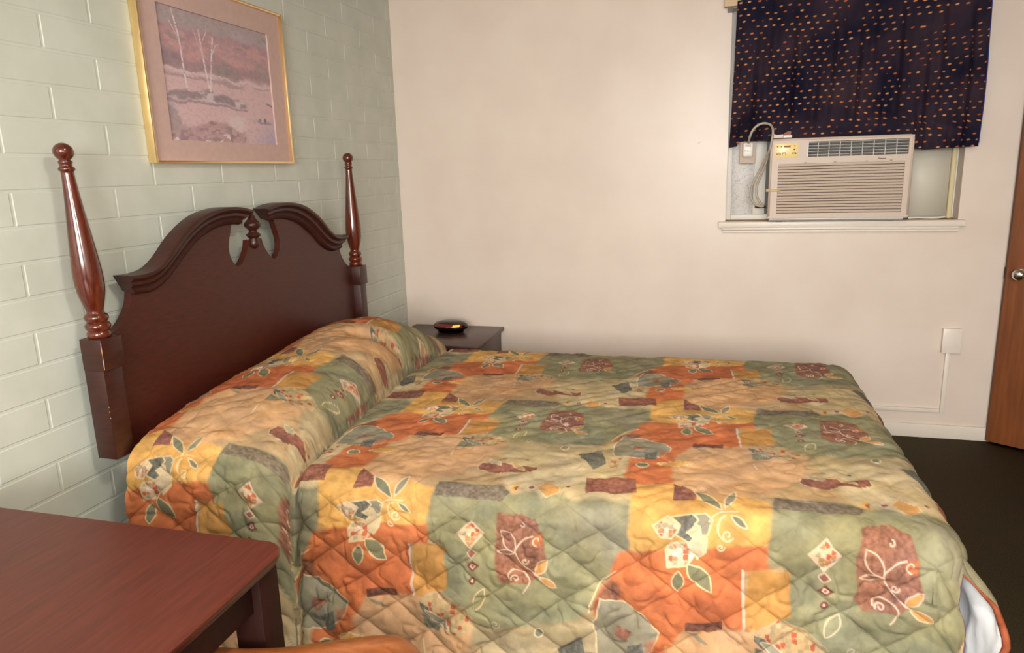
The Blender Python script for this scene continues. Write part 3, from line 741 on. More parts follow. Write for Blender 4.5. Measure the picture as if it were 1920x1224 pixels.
# flat grey cord: plug, loop over the top, coil hanging at the side
YC = -.058
def px(x, z, y=YC): return (x, y, z)
bm = bmesh.new()
pth = cr([px(2.094, 1.636, -.042), px(2.094, 1.648, -.074), px(2.095, 1.660, -.118), px(2.102, 1.686, -.130), px(2.118, 1.712, -.130), px(2.145, 1.730, -.130), px(2.172, 1.733, -.132), px(2.200, 1.722, -.12), px(2.2085, 1.695, -.152), px(2.207, 1.655, -.153), px(2.198, 1.600, -.152), px(2.185, 1.560, -.11), px(2.160, 1.500, -.08), px(2.128, 1.430, -.07), px(2.116, 1.375), px(2.122, 1.335), px(2.145, 1.306), px(2.172, 1.297), px(2.187, 1.299)], 90)
tube(bm, pth, .0062, 10, .0045, up=(0, 1, 0)); obj('power_cord', bm, M['cord'], ac, smooth=True)
bm = bmesh.new()
pth = cr([px(2.187, 1.299, -.046), px(2.165, 1.320, -.044), px(2.148, 1.360, -.044), px(2.148, 1.410, -.044), px(2.165, 1.465, -.05), px(2.184, 1.520, -.06), px(2.199, 1.570, -.07)], 50)
tube(bm, pth, .0062, 10, .0045, up=(0, 1, 0)); obj('power_cord', bm, M['cord'], ac, smooth=True)
bm = bmesh.new(); box(bm, 2.066, 2.120, -.048, .002, 1.564, 1.640, .009, 3)
pg = obj('plug', bm, M['plug_white'], ac, sharp=60)
bm = bmesh.new()
for a in ((2.076, 1.592, 2.079, 1.604), (2.083, 1.590, 2.085, 1.601), (2.088, 1.590, 2.091, 1.599), (2.094, 1.591, 2.097, 1.599), (2.100, 1.591, 2.107, 1.594)):
    box(bm, a[0], a[2], -.0488, -.0481, a[1], a[3])
box(bm, 2.078, 2.108, -.0488, -.0481, 1.618, 1.630)
o = obj('plug_markings', bm, M['ac_case'], None); o.parent = pg
ol = thing('wall_outlet', (2.095, .045, 1.545), 'beige outlet plate on the window frame behind the plug', 'outlet')
boxo('plate', 2.052, 2.136, .010, .020, 1.530, 1.650, M['ac_plastic'], ol, .003)
boxo('back_box', 2.056, 2.132, .0205, .084, 1.534, 1.646, M['ac_plastic'], ol)
fb = boxo('filler_panel', 2.886, 3.1105, .052, .062, 1.226, 1.62, M['board'])
tag(fb, 'pale blank board filling the window gap right of the air conditioner', 'panel')
st = thing('caulk_strip', (3.12, .05, 1.213), 'yellowed caulk and trim edging the blank board beside the window jamb', 'caulk')
bm = bmesh.new(); box(bm, 3.1125, 3.136, .040, .084, 1.2135, 1.62, .006); obj('side_bead', bm, M['yellowed'], st, sharp=60)
bm = bmesh.new(); tube(bm, cr([(2.93, .046, 1.2185), (2.98, .046, 1.220), (3.05, .044, 1.218), (3.11, .044, 1.222)], 20), .0055, 8); obj('bottom_bead', bm, M['white_frame'], st, smooth=True)
cd = thing('folded_card', (2.26, -.125, 1.649), 'crumpled beige card scrap lying on top of the air conditioner', 'card')
bm = bmesh.new(); prism(bm, [(2.212, 1.6545), (2.212, 1.6800), (2.228, 1.6710), (2.262, 1.6735), (2.262, 1.6550)], 'y', -.139, -.120); obj('card_flap', bm, M['ac_plastic'], cd)
boxo('white_block', 2.263, 2.306, -.138, -.122, 1.6550, 1.6680, M['plug_white'], cd, .002)
bm = bmesh.new(); prism(bm, [(2.266, 1.6685), (2.266, 1.678), (2.285, 1.688), (2.300, 1.686), (2.300, 1.6685)], 'y', -.134, -.122); tag(obj('brown_scrap', bm, M['ink_red'], cd), 'brown scrap')
# ------------------------------------------------------------------ bedspread
PXP, PQP = 0.94, 0.765
PAL = dict(tan=(190, 160, 114), cream=(200, 182, 138), sage=(170, 154, 114), peach=(208, 164, 116), orange=(206, 116, 62), orangedk=(186, 98, 54),
           green=(147, 146, 110), greengray=(140, 136, 116), greendk=(122, 128, 104), band=(128, 116, 98), yellow=(222, 170, 82), mustard=(200, 146, 68), mustard2=(210, 156, 82),
           brown=(118, 76, 62), brownsoft=(146, 96, 72), red=(147, 95, 79), redb=(130, 74, 64), redpanel=(152, 104, 84), pinkw=(222, 196, 172), pale=(224, 204, 160),
           leaf=(128, 130, 104), leafgray=(148, 144, 122), slate=(112, 112, 102), palepet=(212, 192, 152), sagepale=(180, 174, 142), pebble=(206, 178, 148), spots=(196, 168, 122))
SH=[
('P', 'cream', [(1.2746, 2.0648), (1.6793, 1.9973), (1.7195, 2.279), (1.7329, 2.4476), (1.6166, 2.4352), (1.3758, 2.3919), (1.3379, 2.3091)], 0.03, 0, None, 0),
('P', 'sage', [(0.8476, 2.7819), (1.1802, 2.8103), (1.4557, 2.7985), (1.8122, 2.7956), (1.8411, 2.827), (0.8433, 2.9081)], 0.03, 0, None, 0),
('P', 'sage', [(1.8358, 2.7601), (2.0782, 2.7428), (2.0734, 2.8111), (1.8058, 2.833)], 0.02, 0, None, 0),
('P', 'peach', [(1.7998, 2.0111), (2.0419, 1.9493), (2.2328, 1.9906), (2.1759, 2.2201), (2.0903, 2.3194), (1.8332, 2.3533)], 0.02, 0, None, 0),
('P', 'orange', [(1.6366, 2.0024), (1.7881, 1.9555), (1.8192, 2.0632), (1.8256, 2.2873), (1.7194, 2.3084), (1.6798, 2.2538), (1.6866, 2.1145)], 0.012, 3, None, 0),
('P', 'green', [(1.1545, 2.3542), (1.3492, 2.3465), (1.3773, 2.3866), (1.4433, 2.3712), (1.4674, 2.4042), (1.5266, 2.3794), (1.5525, 2.4066), (1.7171, 2.4054), (1.72, 2.5282), (1.6948, 2.593), (1.6201, 2.6876), (1.5831, 2.7692), (1.4759, 2.7902), (1.3062, 2.807), (1.1807, 2.8067), (1.1244, 2.7589), (1.1773, 2.7136), (1.1748, 2.5685), (1.1183, 2.5684), (1.1295, 2.4719)], 0.012, 3, None, 0),
('P', 'greengray', [(1.4958, 2.4219), (1.7101, 2.4161), (1.7158, 2.5199), (1.6769, 2.6152), (1.5813, 2.5591), (1.5177, 2.5008)], 0.05, 3, None, 0),
('P', 'greendk', [(1.3248, 2.7506), (1.5187, 2.6935), (1.6244, 2.6961), (1.5958, 2.7683), (1.4759, 2.7947)], 0.06, 3, None, 0),
('P', 'band', [(1.1533, 2.3508), (1.3512, 2.3538), (1.3716, 2.3812), (1.3574, 2.4179), (1.1493, 2.4101)], 0.004, 2, None, 0),
('P', 'yellow', [(1.7105, 2.3048), (1.8311, 2.2841), (1.9588, 2.327), (2.0851, 2.3845), (2.079, 2.4542), (2.0666, 2.5317), (1.8232, 2.5578), (1.7202, 2.5451), (1.7188, 2.4469)], 0.008, 3, None, 0),
('P', 'peach', [(1.8286, 2.2319), (2.0974, 2.2186), (2.0872, 2.3292), (1.9582, 2.3834), (1.8542, 2.3408)], 0.03, 3, None, 0),
('P', 'orange', [(1.6942, 2.5589), (1.8189, 2.5371), (2.0733, 2.5158), (2.0756, 2.5797), (2.0155, 2.5845), (2.0229, 2.7447), (1.871, 2.7576), (1.8372, 2.8201), (1.713, 2.8406), (1.6833, 2.7841), (1.6207, 2.749), (1.6243, 2.7048), (1.6649, 2.6417)], 0.007, 3, None, 0),
('P', 'orangedk', [(1.7011, 2.6141), (1.8493, 2.67), (2.0007, 2.6406), (2.0152, 2.739), (1.867, 2.7536), (1.771, 2.6959)], 0.04, 3, None, 0),
('P', 'mustard', [(2.0265, 2.584), (2.1276, 2.5773), (2.133, 2.7083), (2.0927, 2.7397), (2.0229, 2.7447)], 0.003, 3, None, 0),
('S', 'pinkw', [(2.0137, 2.5858), (2.0182, 2.6643), (2.0229, 2.7447)], 0.0075, 0, None, 0),
('P', 'brown', [(1.8724, 2.7383), (1.9681, 2.7339), (1.967, 2.7591), (1.8731, 2.7659)], 0.002, 2, None, 0),
('P', 'brownsoft', [(1.669, 2.6415), (1.6957, 2.6573), (1.7029, 2.726), (1.6289, 2.7352), (1.6243, 2.7048)], 0.02, 2, None, 0),
('S', 'pale', [(1.6869, 2.6148), (1.6485, 2.6469), (1.6161, 2.7141), (1.6101, 2.7431)], 0.004, 0, None, 0),
('P', 'red', [(1.8269, 2.2846), (1.8844, 2.3368), (1.8916, 2.3877), (1.8312, 2.3946)], 0.002, 2, None, 0),
('P', 'red', [(1.5777, 2.2801), (1.7201, 2.2724), (1.7295, 2.3669), (1.5898, 2.3783)], 0.003, 2, None, 0),
('P', 'red', [(1.2328, 2.2346), (1.2402, 2.2042), (1.3002, 2.2052), (1.3362, 2.2133), (1.419, 2.2112), (1.4241, 2.2472), (1.3896, 2.2596), (1.332, 2.2589), (1.3035, 2.2745), (1.2436, 2.2579)], 0.003, 2, 'pale', 0.002),
('P', 'yellow', [(1.3711, 2.3618), (1.3998, 2.319), (1.3909, 2.3888)], 0.003, 0, None, 0),
('P', 'red', [(1.3808, 2.357), (1.3977, 2.3454), (1.3915, 2.373)], 0.002, 0, None, 0),
('D', 'red', [(1.4321, 2.3512)], 0.0104, 0.002, 'pinkw', 0.003),
('P', 'mustard2', [(1.4469, 2.3493), (1.4742, 2.3146), (1.5124, 2.3509), (1.5154, 2.3767), (1.4818, 2.4013)], 0.003, 0, 'pale', 0.002),
('D', 'red', [(1.5355, 2.3479)], 0.0091, 0.002, 'pinkw', 0.003),
('P', 'pebble', [(1.2724, 2.4896), (1.3082, 2.5288), (1.2693, 2.5725), (1.2309, 2.5301)], 0.002, 1, 'pinkw', 0.004),
('P', 'red', [(1.2707, 2.5769), (1.2851, 2.589), (1.27, 2.6023), (1.2578, 2.5892)], 0.002, 0, 'pinkw', 0.0025),
('P', 'redb', [(1.2758, 2.6075), (1.2962, 2.6247), (1.2764, 2.6415), (1.2551, 2.6266)], 0.003, 0, None, 0),
('P', 'pinkw', [(1.2712, 2.6168), (1.2857, 2.6252), (1.2756, 2.6347), (1.2665, 2.6279)], 0.002, 0, None, 0),
('P', 'red', [(1.2739, 2.6203), (1.2812, 2.6254), (1.2756, 2.6311), (1.2702, 2.6268)], 0.001, 0, None, 0),
('D', 'redb', [(1.2739, 2.6676)], 0.0104, 0.003, None, 0),
('D', 'pinkw', [(1.2739, 2.6676)], 0.0039, 0.002, None, 0),
('P', 'redpanel', [(1.3551, 2.4576), (1.4225, 2.4543), (1.4665, 2.4763), (1.4838, 2.5367), (1.4948, 2.6197), (1.4755, 2.6449), (1.4407, 2.669), (1.3612, 2.6711), (1.3434, 2.6405), (1.3462, 2.5328)], 0.008, 2, None, 0),
('P', 'orange', [(1.4536, 2.5291), (1.4816, 2.5237), (1.4817, 2.5543), (1.4537, 2.5576)], 0.01, 0, None, 0),
('S', 'pinkw', [(1.4079, 2.5838), (1.4057, 2.5661), (1.4167, 2.548), (1.432, 2.5342), (1.4536, 2.5282)], 0.004, 0, None, 0),
('H', 'pinkw', [(1.4653, 2.5418)], 0.0143, 0.75, 1.6, 0.0035),
('S', 'pinkw', [(1.3835, 2.6519), (1.3835, 2.6385), (1.3968, 2.6288), (1.4188, 2.6322), (1.4386, 2.6491), (1.4429, 2.6667), (1.4254, 2.6945)], 0.004, 0, None, 0),
('H', 'pinkw', [(1.4021, 2.6541)], 0.013, 1.1, 2.6, 0.0035),
('H', 'pinkw', [(1.4211, 2.4959)], 0.0091, 0.7, -1.2, 0.0035),
('H', 'pinkw', [(1.432, 2.6005)], 0.0104, 1.0, 0, 0.0035),
('S', 'pinkw', [(1.4079, 2.5838), (1.4167, 2.6012), (1.432, 2.6182), (1.4582, 2.6436), (1.4755, 2.6516)], 0.003, 0, None, 0),
('L', None, [(1.364, 2.51), (1.4035, 2.5751)], 0.0171, 0, 'pinkw', 0.003),
('L', None, [(1.3526, 2.5794), (1.4035, 2.5751)], 0.007600000000000001, 0, 'pinkw', 0.003),
('L', 'mustard2', [(1.4603, 2.6457), (1.4926, 2.6022)], 0.013300000000000001, 0, 'pinkw', 0.003),
('L', 'mustard2', [(1.4712, 2.654), (1.5208, 2.681)], 0.0114, 0, 'pinkw', 0.003),
('L', None, [(1.3093, 2.6912), (1.28, 2.7544)], 0.015200000000000002, 0, 'pale', 0.003),
('H', 'sagepale', [(1.3449, 2.7882)], 0.0143, 1.2, 0, 0.003),
('P', 'spots', [(1.1248, 2.7354), (1.1796, 2.7181), (1.2422, 2.7513), (1.2925, 2.7942), (1.26, 2.8243), (1.2179, 2.8415), (1.1756, 2.8306), (1.1099, 2.7645)], 0.003, 1, 'sagepale', 0.002),
('P', 'slate', [(1.1076, 2.7576), (1.1338, 2.77), (1.1476, 2.7997), (1.1757, 2.8212), (1.1732, 2.8332), (1.1237, 2.7966), (1.1074, 2.7718)], 0.002, 2, None, 0),
('L', 'leaf', [(1.6545, 2.7884), (1.7334, 2.8437)], 0.01805, 0, 'pale', 0.0035),
('L', 'leaf', [(1.7242, 2.7811), (1.7494, 2.8293)], 0.00855, 0, 'pale', 0.0035),
('P', 'leaf', [(1.1141, 2.7973), (1.1709, 2.831), (1.1563, 2.8462), (1.1132, 2.8448)], 0.006, 2, None, 0),
('P', 'pebble', [(1.784, 2.4772), (1.8198, 2.4508), (1.8441, 2.472), (1.8521, 2.4796), (1.8373, 2.4993), (1.8299, 2.5118), (1.8025, 2.5044)], 0.002, 1, 'pale', 0.004),
('P', 'slate', [(1.8277, 2.4527), (1.8816, 2.4451), (1.8994, 2.4631), (1.8884, 2.4769), (1.8717, 2.4906), (1.8893, 2.5057), (1.8763, 2.5184), (1.8412, 2.4992), (1.8538, 2.4738)], 0.002, 2, 'pale', 0.0035),
('P', 'leafgray', [(1.8874, 2.4471), (1.9161, 2.4442), (1.9374, 2.4602), (1.9232, 2.497), (1.9081, 2.4994), (1.9037, 2.4784), (1.8902, 2.473), (1.8994, 2.4631)], 0.002, 0, 'pale', 0.0035),
('P', 'palepet', [(1.8698, 2.4907), (1.9018, 2.4785), (1.91, 2.4993), (1.9234, 2.5048), (1.9207, 2.5394), (1.8986, 2.5651), (1.8846, 2.5408), (1.8801, 2.5183), (1.8893, 2.5038)], 0.002, 0, 'pale', 0.003),
('P', 'pebble', [(1.817, 2.5414), (1.8302, 2.5221), (1.8764, 2.5205), (1.8907, 2.5551), (1.8702, 2.5788), (1.8219, 2.583)], 0.002, 1, 'pale', 0.004),
('S', 'pale', [(1.928, 2.4664), (1.9391, 2.4499), (1.9579, 2.4383), (1.9976, 2.4343)], 0.004, 0, None, 0),
('L', 'leaf', [(1.8865, 2.3385), (1.9598, 2.432)], 0.01615, 0, 'pale', 0.0035),
('L', 'leafgray', [(1.9947, 2.33), (1.9685, 2.4228)], 0.01235, 0, 'pale', 0.0035),
('L', 'leaf', [(1.9825, 2.4465), (2.0209, 2.4785)], 0.00855, 0, 'pale', 0.0035),
('S', 'pale', [(1.9693, 2.4306), (1.9676, 2.4039), (1.9681, 2.3729)], 0.003, 0, None, 0),
('S', 'pale', [(1.9674, 2.4469), (1.9543, 2.4578), (1.9491, 2.4813), (1.9552, 2.5), (1.9704, 2.5104), (1.9833, 2.5069)], 0.0045, 0, None, 0),
('H', 'pale', [(1.9738, 2.4958)], 0.0156, 1.1, 0.4, 0.004),
('H', 'pale', [(1.9571, 2.5245)], 0.0104, 1.1, 0, 0.004),
('L', 'leaf', [(1.8732, 2.5757), (1.9362, 2.6433)], 0.019950000000000002, 0, 'pale', 0.0035),
('L', 'leaf', [(1.8521, 2.5933), (1.849, 2.6565)], 0.0171, 0, 'pale', 0.0035),
('P', 'slate', [(1.5229, 2.1039), (1.5885, 2.0551), (1.6208, 2.1652), (1.586, 2.2147)], 0.003, 2, None, 0),
('P', 'pinkw', [(1.6206, 2.1399), (1.659, 2.1179), (1.659, 2.1852), (1.6363, 2.1962)], 0.008, 1, None, 0),
('D', 'leaf', [(1.7285, 2.1601)], 0.0195, 0.002, 'pale', 0.004),
('D', 'leaf', [(1.4699, 2.0508)], 0.013, 0.004, 'pale', 0.003),
('L', 'yellow', [(1.77, 2.1382), (1.8752, 2.1417)], 0.020900000000000002, 0, 'pale', 0.003),
('L', 'leafgray', [(2.0632, 2.0157), (2.1386, 2.0673)], 0.0114, 0, 'pale', 0.002),
('S', 'pale', [(2.0534, 2.1112), (2.0631, 2.1584)], 0.004, 0, None, 0),
('L', 'leafgray', [(1.8749, 2.0021), (1.9331, 2.0315)], 0.0057, 0, None, 0),
('P', 'leafgray', [(0.702, 2.6998), (0.7729, 2.7064), (0.8305, 2.7448), (0.8659, 2.7807), (0.8455, 2.843), (0.7701, 2.875), (0.6946, 2.8718), (0.6835, 2.7748)], 0.004, 3, 'pale', 0.003),
('P', 'redpanel', [(0.7553, 2.7738), (0.796, 2.7817), (0.7724, 2.8148), (0.7467, 2.8025)], 0.006, 2, None, 0),
('P', 'slate', [(0.7795, 2.8249), (0.8207, 2.815), (0.8261, 2.8707), (0.7924, 2.8804)], 0.005, 2, None, 0),
('P', 'orangedk', [(0.8283, 2.8093), (0.8616, 2.7983), (0.8724, 2.8585), (0.8335, 2.8702)], 0.006, 3, None, 0),
('L', 'sagepale', [(1.2567, 2.185), (1.3048, 2.2214)], 0.0114, 0, 'pale', 0.002),
('L', 'tan', [(1.3329, 2.2011), (1.3857, 2.244)], 0.010450000000000001, 0, 'pale', 0.002),
('D', 'leafgray', [(1.304, 2.1704)], 0.0078, 0.004, None, 0),
('D', 'slate', [(1.3757, 2.1702)], 0.0065, 0.004, None, 0)]

def dye(Pp, Qp):
    """colour of the printed cloth at cloth coordinates (metres)"""
    Pp = Pp.ravel().astype(np.float64); Qp = Qp.ravel().astype(np.float64)
    wx = (vnoise(Pp * 28, Qp * 28, 1) - .5) * .010 + (vnoise(Pp * 75, Qp * 75, 2) - .5) * .004
    wy = (vnoise(Pp * 28, Qp * 28, 3) - .5) * .010 + (vnoise(Pp * 75, Qp * 75, 4) - .5) * .004
    mott = fbm(Pp * 22, Qp * 22, 6, 4); fine = fbm(Pp * 120, Qp * 120, 7, 2)
    col = np.empty((len(Pp), 3)); col[:] = lin3(PAL['tan'])
    for kind, cname, pts, a, b, oc, ow in SH:
        a0 = 0.0
        if kind == 'H': a0, oc = oc, None
        pt = np.array(pts); c = pt.mean(0)
        X = Pp - np.round((Pp - c[0]) / PXP) * PXP; Y = Qp - np.round((Qp - c[1]) / PQP) * PQP
        pad = .03 + (a if kind in 'PS' else .05) + .004
        if kind == 'D' or kind == 'H': pad = a + .03
        sel = np.nonzero((X > pt[:, 0].min() - pad) & (X < pt[:, 0].max() + pad) & (Y > pt[:, 1].min() - pad) & (Y < pt[:, 1].max() + pad))[0]
        if not len(sel): continue
        soft = {'P': a * (1.7 if b == 3 else 1.0), 'D': b, 'L': .002}.get(kind, .002)
        wk = 1.0 if kind == 'P' and soft > .0035 else (.35 if kind != 'H' else .1)
        x = X[sel] + wx[sel] * wk; y = Y[sel] + wy[sel] * wk
        if kind == 'P':
            d = np.full(len(sel), 1e9); ins = np.zeros(len(sel), bool); n = len(pt)
            for i in range(n):
                x0, y0 = pt[i]; x1, y1 = pt[(i + 1) % n]
                ex, ey = x1 - x0, y1 - y0; L = ex * ex + ey * ey + 1e-12
                t = np.clip(((x - x0) * ex + (y - y0) * ey) / L, 0, 1)
                d = np.minimum(d, np.hypot(x - x0 - t * ex, y - y0 - t * ey))
                ins ^= ((y0 > y) != (y1 > y)) & (x < (x1 - x0) * (y - y0) / ((y1 - y0) if abs(y1 - y0) > 1e-9 else 1e-9) + x0)
            d = np.where(ins, -d, d)
        elif kind == 'D': d = np.hypot(x - c[0], y - c[1]) - a
        elif kind == 'L':
            (x0, y0), (x1, y1) = pt; ex, ey = x1 - x0, y1 - y0; L = math.hypot(ex, ey)
            t = ((x - x0) * ex + (y - y0) * ey) / L / L; s = ((y - y0) * ex - (x - x0) * ey) / L
            hw = a * np.sin(PI * np.clip(t, 0, 1)) ** .8
            d = np.maximum(np.abs(s) - hw, np.maximum(-t, t - 1) * L)
        elif kind == 'S':
            q = np.array(cr(pts, 8 * (len(pts) - 1) + 1)) if len(pts) > 2 else pt
            d = np.full(len(sel), 1e9)
            for (x0, y0), (x1, y1) in zip(q[:-1], q[1:]):
                ex, ey = x1 - x0, y1 - y0; L = ex * ex + ey * ey + 1e-12
                t = np.clip(((x - x0) * ex + (y - y0) * ey) / L, 0, 1)
                d = np.minimum(d, np.hypot(x - x0 - t * ex, y - y0 - t * ey))
            d -= a / 2
        elif kind == 'H':
            d = np.full(len(sel), 1e9)
            for t in np.linspace(0, 1, 40):
                rr = a * (1 - .75 * t); th = a0 + b * 2 * PI * t
                d = np.minimum(d, np.hypot(x - c[0] - rr * math.cos(th), y - c[1] - rr * math.sin(th)))
            d -= .0021
        if oc and ow:
            co = np.clip(.5 - (np.abs(d) - ow * .6) / .0025, 0, 1)
        cov = np.clip(.5 - d / max(soft, .002), 0, 1); cov = cov * cov * (3 - 2 * cov)
        if cname is None: cov = cov * 0
        if cname:
            cc = np.tile(lin3(PAL[cname]), (len(sel), 1))
            if kind == 'P' and b == 1:      # pebbled print
                g = .0135; xi = np.floor(x / g); yi = np.floor(y / g); best = np.full(len(x), 9.0); second = best.copy(); hid = np.zeros(len(x))
                for ox in (-1, 0, 1):
                    for oy in (-1, 0, 1):
                        hx = np.modf(np.abs(np.sin((xi + ox) * 127.1 + (yi + oy) * 311.7) * 43758.5))[0]; hy = np.modf(np.abs(np.sin((xi + ox) * 269.5 + (yi + oy) * 183.3) * 43758.5))[0]
                        dd = np.hypot((xi + ox + .2 + .6 * hx) * g - x, (yi + oy + .2 + .6 * hy) * g - y)
                        up = dd < best; second = np.where(up, best, np.minimum(second, dd)); hid = np.where(up, np.modf(hx * 7.3 + hy * 3.1)[0], hid); best = np.where(up, dd, best)
                pal = np.array([lin3(v) for v in ((204, 104, 66), (226, 196, 160), (176, 168, 136), (238, 212, 196), (190, 150, 96), (212, 140, 96))]) if cname == 'pebble' else np.array([lin3(v) for v in ((178, 90, 60), (196, 170, 124), (200, 176, 132), (186, 160, 116), (198, 168, 120), (170, 150, 112))])
                cc = pal[np.minimum((hid * 6).astype(int), 5)]
                e = np.clip((second - best) / .0028, 0, 1)[:, None]; cc = cc * e + lin3((222, 196, 156) if cname == 'pebble' else (190, 164, 118)) * (1 - e)
            elif kind == 'P' and b == 2:    # speckled brocade
                k = np.clip((fine[sel] - .5) * 2.6, -1, 1)[:, None]; cc = cc * (1 + .30 * k)
            elif kind == 'P' and b == 3:    # washed watercolour
                k = np.clip((mott[sel] - .5) * 2.2, -1, 1)[:, None]; cc = cc * (1 + .16 * k)
            al = .6 if cname in ('orangedk', 'greengray', 'greendk') else 1.0
            cov = (cov * al)[:, None]; col[sel] = col[sel] * (1 - cov) + cc * cov
        if oc and ow:
            co = co[:, None]; col[sel] = col[sel] * (1 - co) + lin3(PAL[oc]) * co
    k = ((mott - .5) * .52 + (fine - .5) * .16)[:, None]
    big = fbm(Pp * 7 + 3, Qp * 7, 61, 3)[:, None] - .5; bl = fbm(Pp * 13, Qp * 13 + 9, 62, 3)[:, None] - .5
    tint = np.array([[.22, .08, -.34]])
    col = col * (1 + k) * (1 + big * .34) * (1 + bl * tint)
    lum = col @ np.array([.3, .59, .11]); col = (lum[:, None] + (col - lum[:, None]) * .88) * np.array([[.84, .80, .78]])
    return np.clip(col, 0, 1)

ZT, Y1, Y0, S1 = 0.635, -2.39, -0.895, 2.455
CUT = .116
S0 = .128
s_ax = np.concatenate([np.arange(S0, S1, .0027), np.arange(S1, S1 + .20, .005), np.arange(S1 + .20, S1 + .74, .012)])
t_far = -np.linspace(.70, .02, 30); t_top = np.arange(0, Y0 - Y1, .0058); t_near = (Y0 - Y1) + np.arange(0, .76, .0027)
t_ax = np.concatenate([t_far, t_top, t_near])
Sg, Tg = np.meshgrid(s_ax, t_ax, indexing='ij')
WT = Y0 - Y1
ds = np.maximum(Sg - S1, 0); dn = np.maximum(Tg - WT, 0); df = np.maximum(-Tg, 0)
Sx = np.minimum(Sg, S1); Yt = Y0 - np.clip(Tg, 0, WT)
# pillows under the cover
Hr = np.interp(Yt, [-2.56, -2.46, -2.39, -2.30, -2.20, -2.10, -1.90, -1.75, -1.60, -1.50, -1.40, -1.30, -1.15, -1.02, -.93, -.86], [.69, .715, .735, .757, .775, .788, .806, .822, .840, .852, .862, .868, .846, .800, .745, .700])
edge = np.interp(Yt, [-2.45, -2.2, -1.75, -1.35, -1.0, -.85], [.685, .655, .61, .575, .585, .60])
xr = .30
tt = np.clip((Sx - xr) / (edge - xr), 0, 1)
prof = np.where(Sx < xr, 1 - .22 * ((xr - Sx) / (xr - .12)) ** 2, np.sqrt(np.clip(1 - tt ** 2.6, 0, 1)))
bulge = (Hr - ZT) * prof
dip = np.exp(-(((Yt + 1.40) - (Sx - .45) * .45) / .045) ** 2) * sm((Sx - .30) / .15) * (tt < 1)
bulge = bulge * (1 - .26 * dip)
pm_ = sm((edge + .01 - Sx) / .10)                 # 1 inside the pillow zone
z_top = ZT + bulge
z_top -= .030 * np.exp(-((Sx - edge - .004) / .016) ** 2)
z_top += .010 * (fbm(Sx * 5, Yt * 5, 31) - .5) * (1 - pm_) + .016 * (fbm(Sx * 6, Yt * 5, 32) - .5) * pm_
# fine diagonal pulls of cloth
z_top += .0055 * (np.abs(vnoise((Sx * .8 - Yt) * 16, (Sx + Yt * .3) * 3, 33) - .5) * 2 - .5) * (1 - .3 * pm_) + .003 * (vnoise((Sx * .5 + Yt) * 30, (Sx - Yt) * 7, 36) - .5)
r_n = .085 + .050 * pm_; SL = .085
def roll(d, r):
    a = np.minimum(d / r, PI / 2); ext = np.maximum(d - r * PI / 2, 0)
    return r * np.sin(a) + ext * SL, r * (1 - np.cos(a)) + ext * .995
# total drop is the same all along each hem
zhem = .030
def fit(d, r, ztop, dmax):
    need = (ztop - zhem - r) / .995 + r * PI / 2
    return d / dmax * need
dn2 = fit(dn, r_n, z_top, t_near[-1] - WT); df2 = fit(df, .07, z_top, .70); ds2 = fit(ds, .09, z_top, s_ax[-1] - S1)
on_, dn_d = roll(dn2, r_n); of_, df_d = roll(df2, .07 + 0 * r_n); os_, ds_d = roll(ds2, .09 + 0 * r_n)
X = Sx + os_; Y = Yt - on_ + of_; Z = z_top - dn_d - df_d - ds_d
# corner dome where both overhang, opening into a slit lower down
both = (ds > 0) & (dn > 0)
d = np.hypot(ds2, dn2) + 1e-9; oc_, dc_ = roll(d, np.full_like(d, .088))
ux_, uy_ = ds2 / d, dn2 / d
Xr, Yr, Zr = S1 + oc_ * ux_, Y1 - oc_ * uy_, z_top - dc_
wN = sm((dn2 - .07) / .20) * (ds2 <= dn2); Xf = S1 + np.minimum(ds, CUT) * .62
wS = sm((ds2 - .07) / .20) * (ds2 > dn2); Yf = Y1 - np.minimum(dn, CUT) * .70
X = np.where(both, Xr * (1 - wN) + Xf * wN, X); Y = np.where(both, Yr * (1 - wS) + Yf * wS, Y); Z = np.where(both, Zr, Z)
# the foot panel flares away at its free edge
fl = sm((ds2 - .092) / .12) * np.exp(-(np.maximum(WT + CUT - Tg, 0) / .085) ** 2)
X += (.058 - .055 * sm((ds2 - .25) / .2)) * fl; Y -= .035 * fl * sm((ds2 - .092) / .2)
fl2 = sm((dn2 - .12) / .3) * np.exp(-(np.maximum(S1 + CUT - Sg, 0) / .10) ** 2)
Y -= .010 * fl2
# hanging folds
dep = sm(dn2 / .5)
Y -= dep * (.012 * np.sin(2 * PI * Sg / .62 + .6) + .016 * (fbm(Sg * 3.2, dn2 * 1.2, 34) - .5))
Y += dep * .0 - (.010 * pm_ * sm(dn2 / .3))
Y += .022 * np.exp(-((Sg - .690) / .022) ** 2) * sm((dn2 - .02) / .10)
X += sm(ds2 / .5) * (.010 * np.sin(2 * PI * Tg / .5 + 1.0))
Y += sm(df2 / .5) * .010 * np.sin(2 * PI * Sg / .5)
V3 = np.stack([X, Y, Z], -1)
gs = np.gradient(V3, axis=0); gt = np.gradient(V3, axis=1)
N3 = np.cross(gt, gs); N3 /= (np.linalg.norm(N3, axis=-1, keepdims=True) + 1e-12)
N3 *= np.where(N3[..., 2:3] + .0 * N3[..., :1] < -0.35, -1, 1)
if N3[len(s_ax) // 2, 60, 2] < 0: N3 = -N3
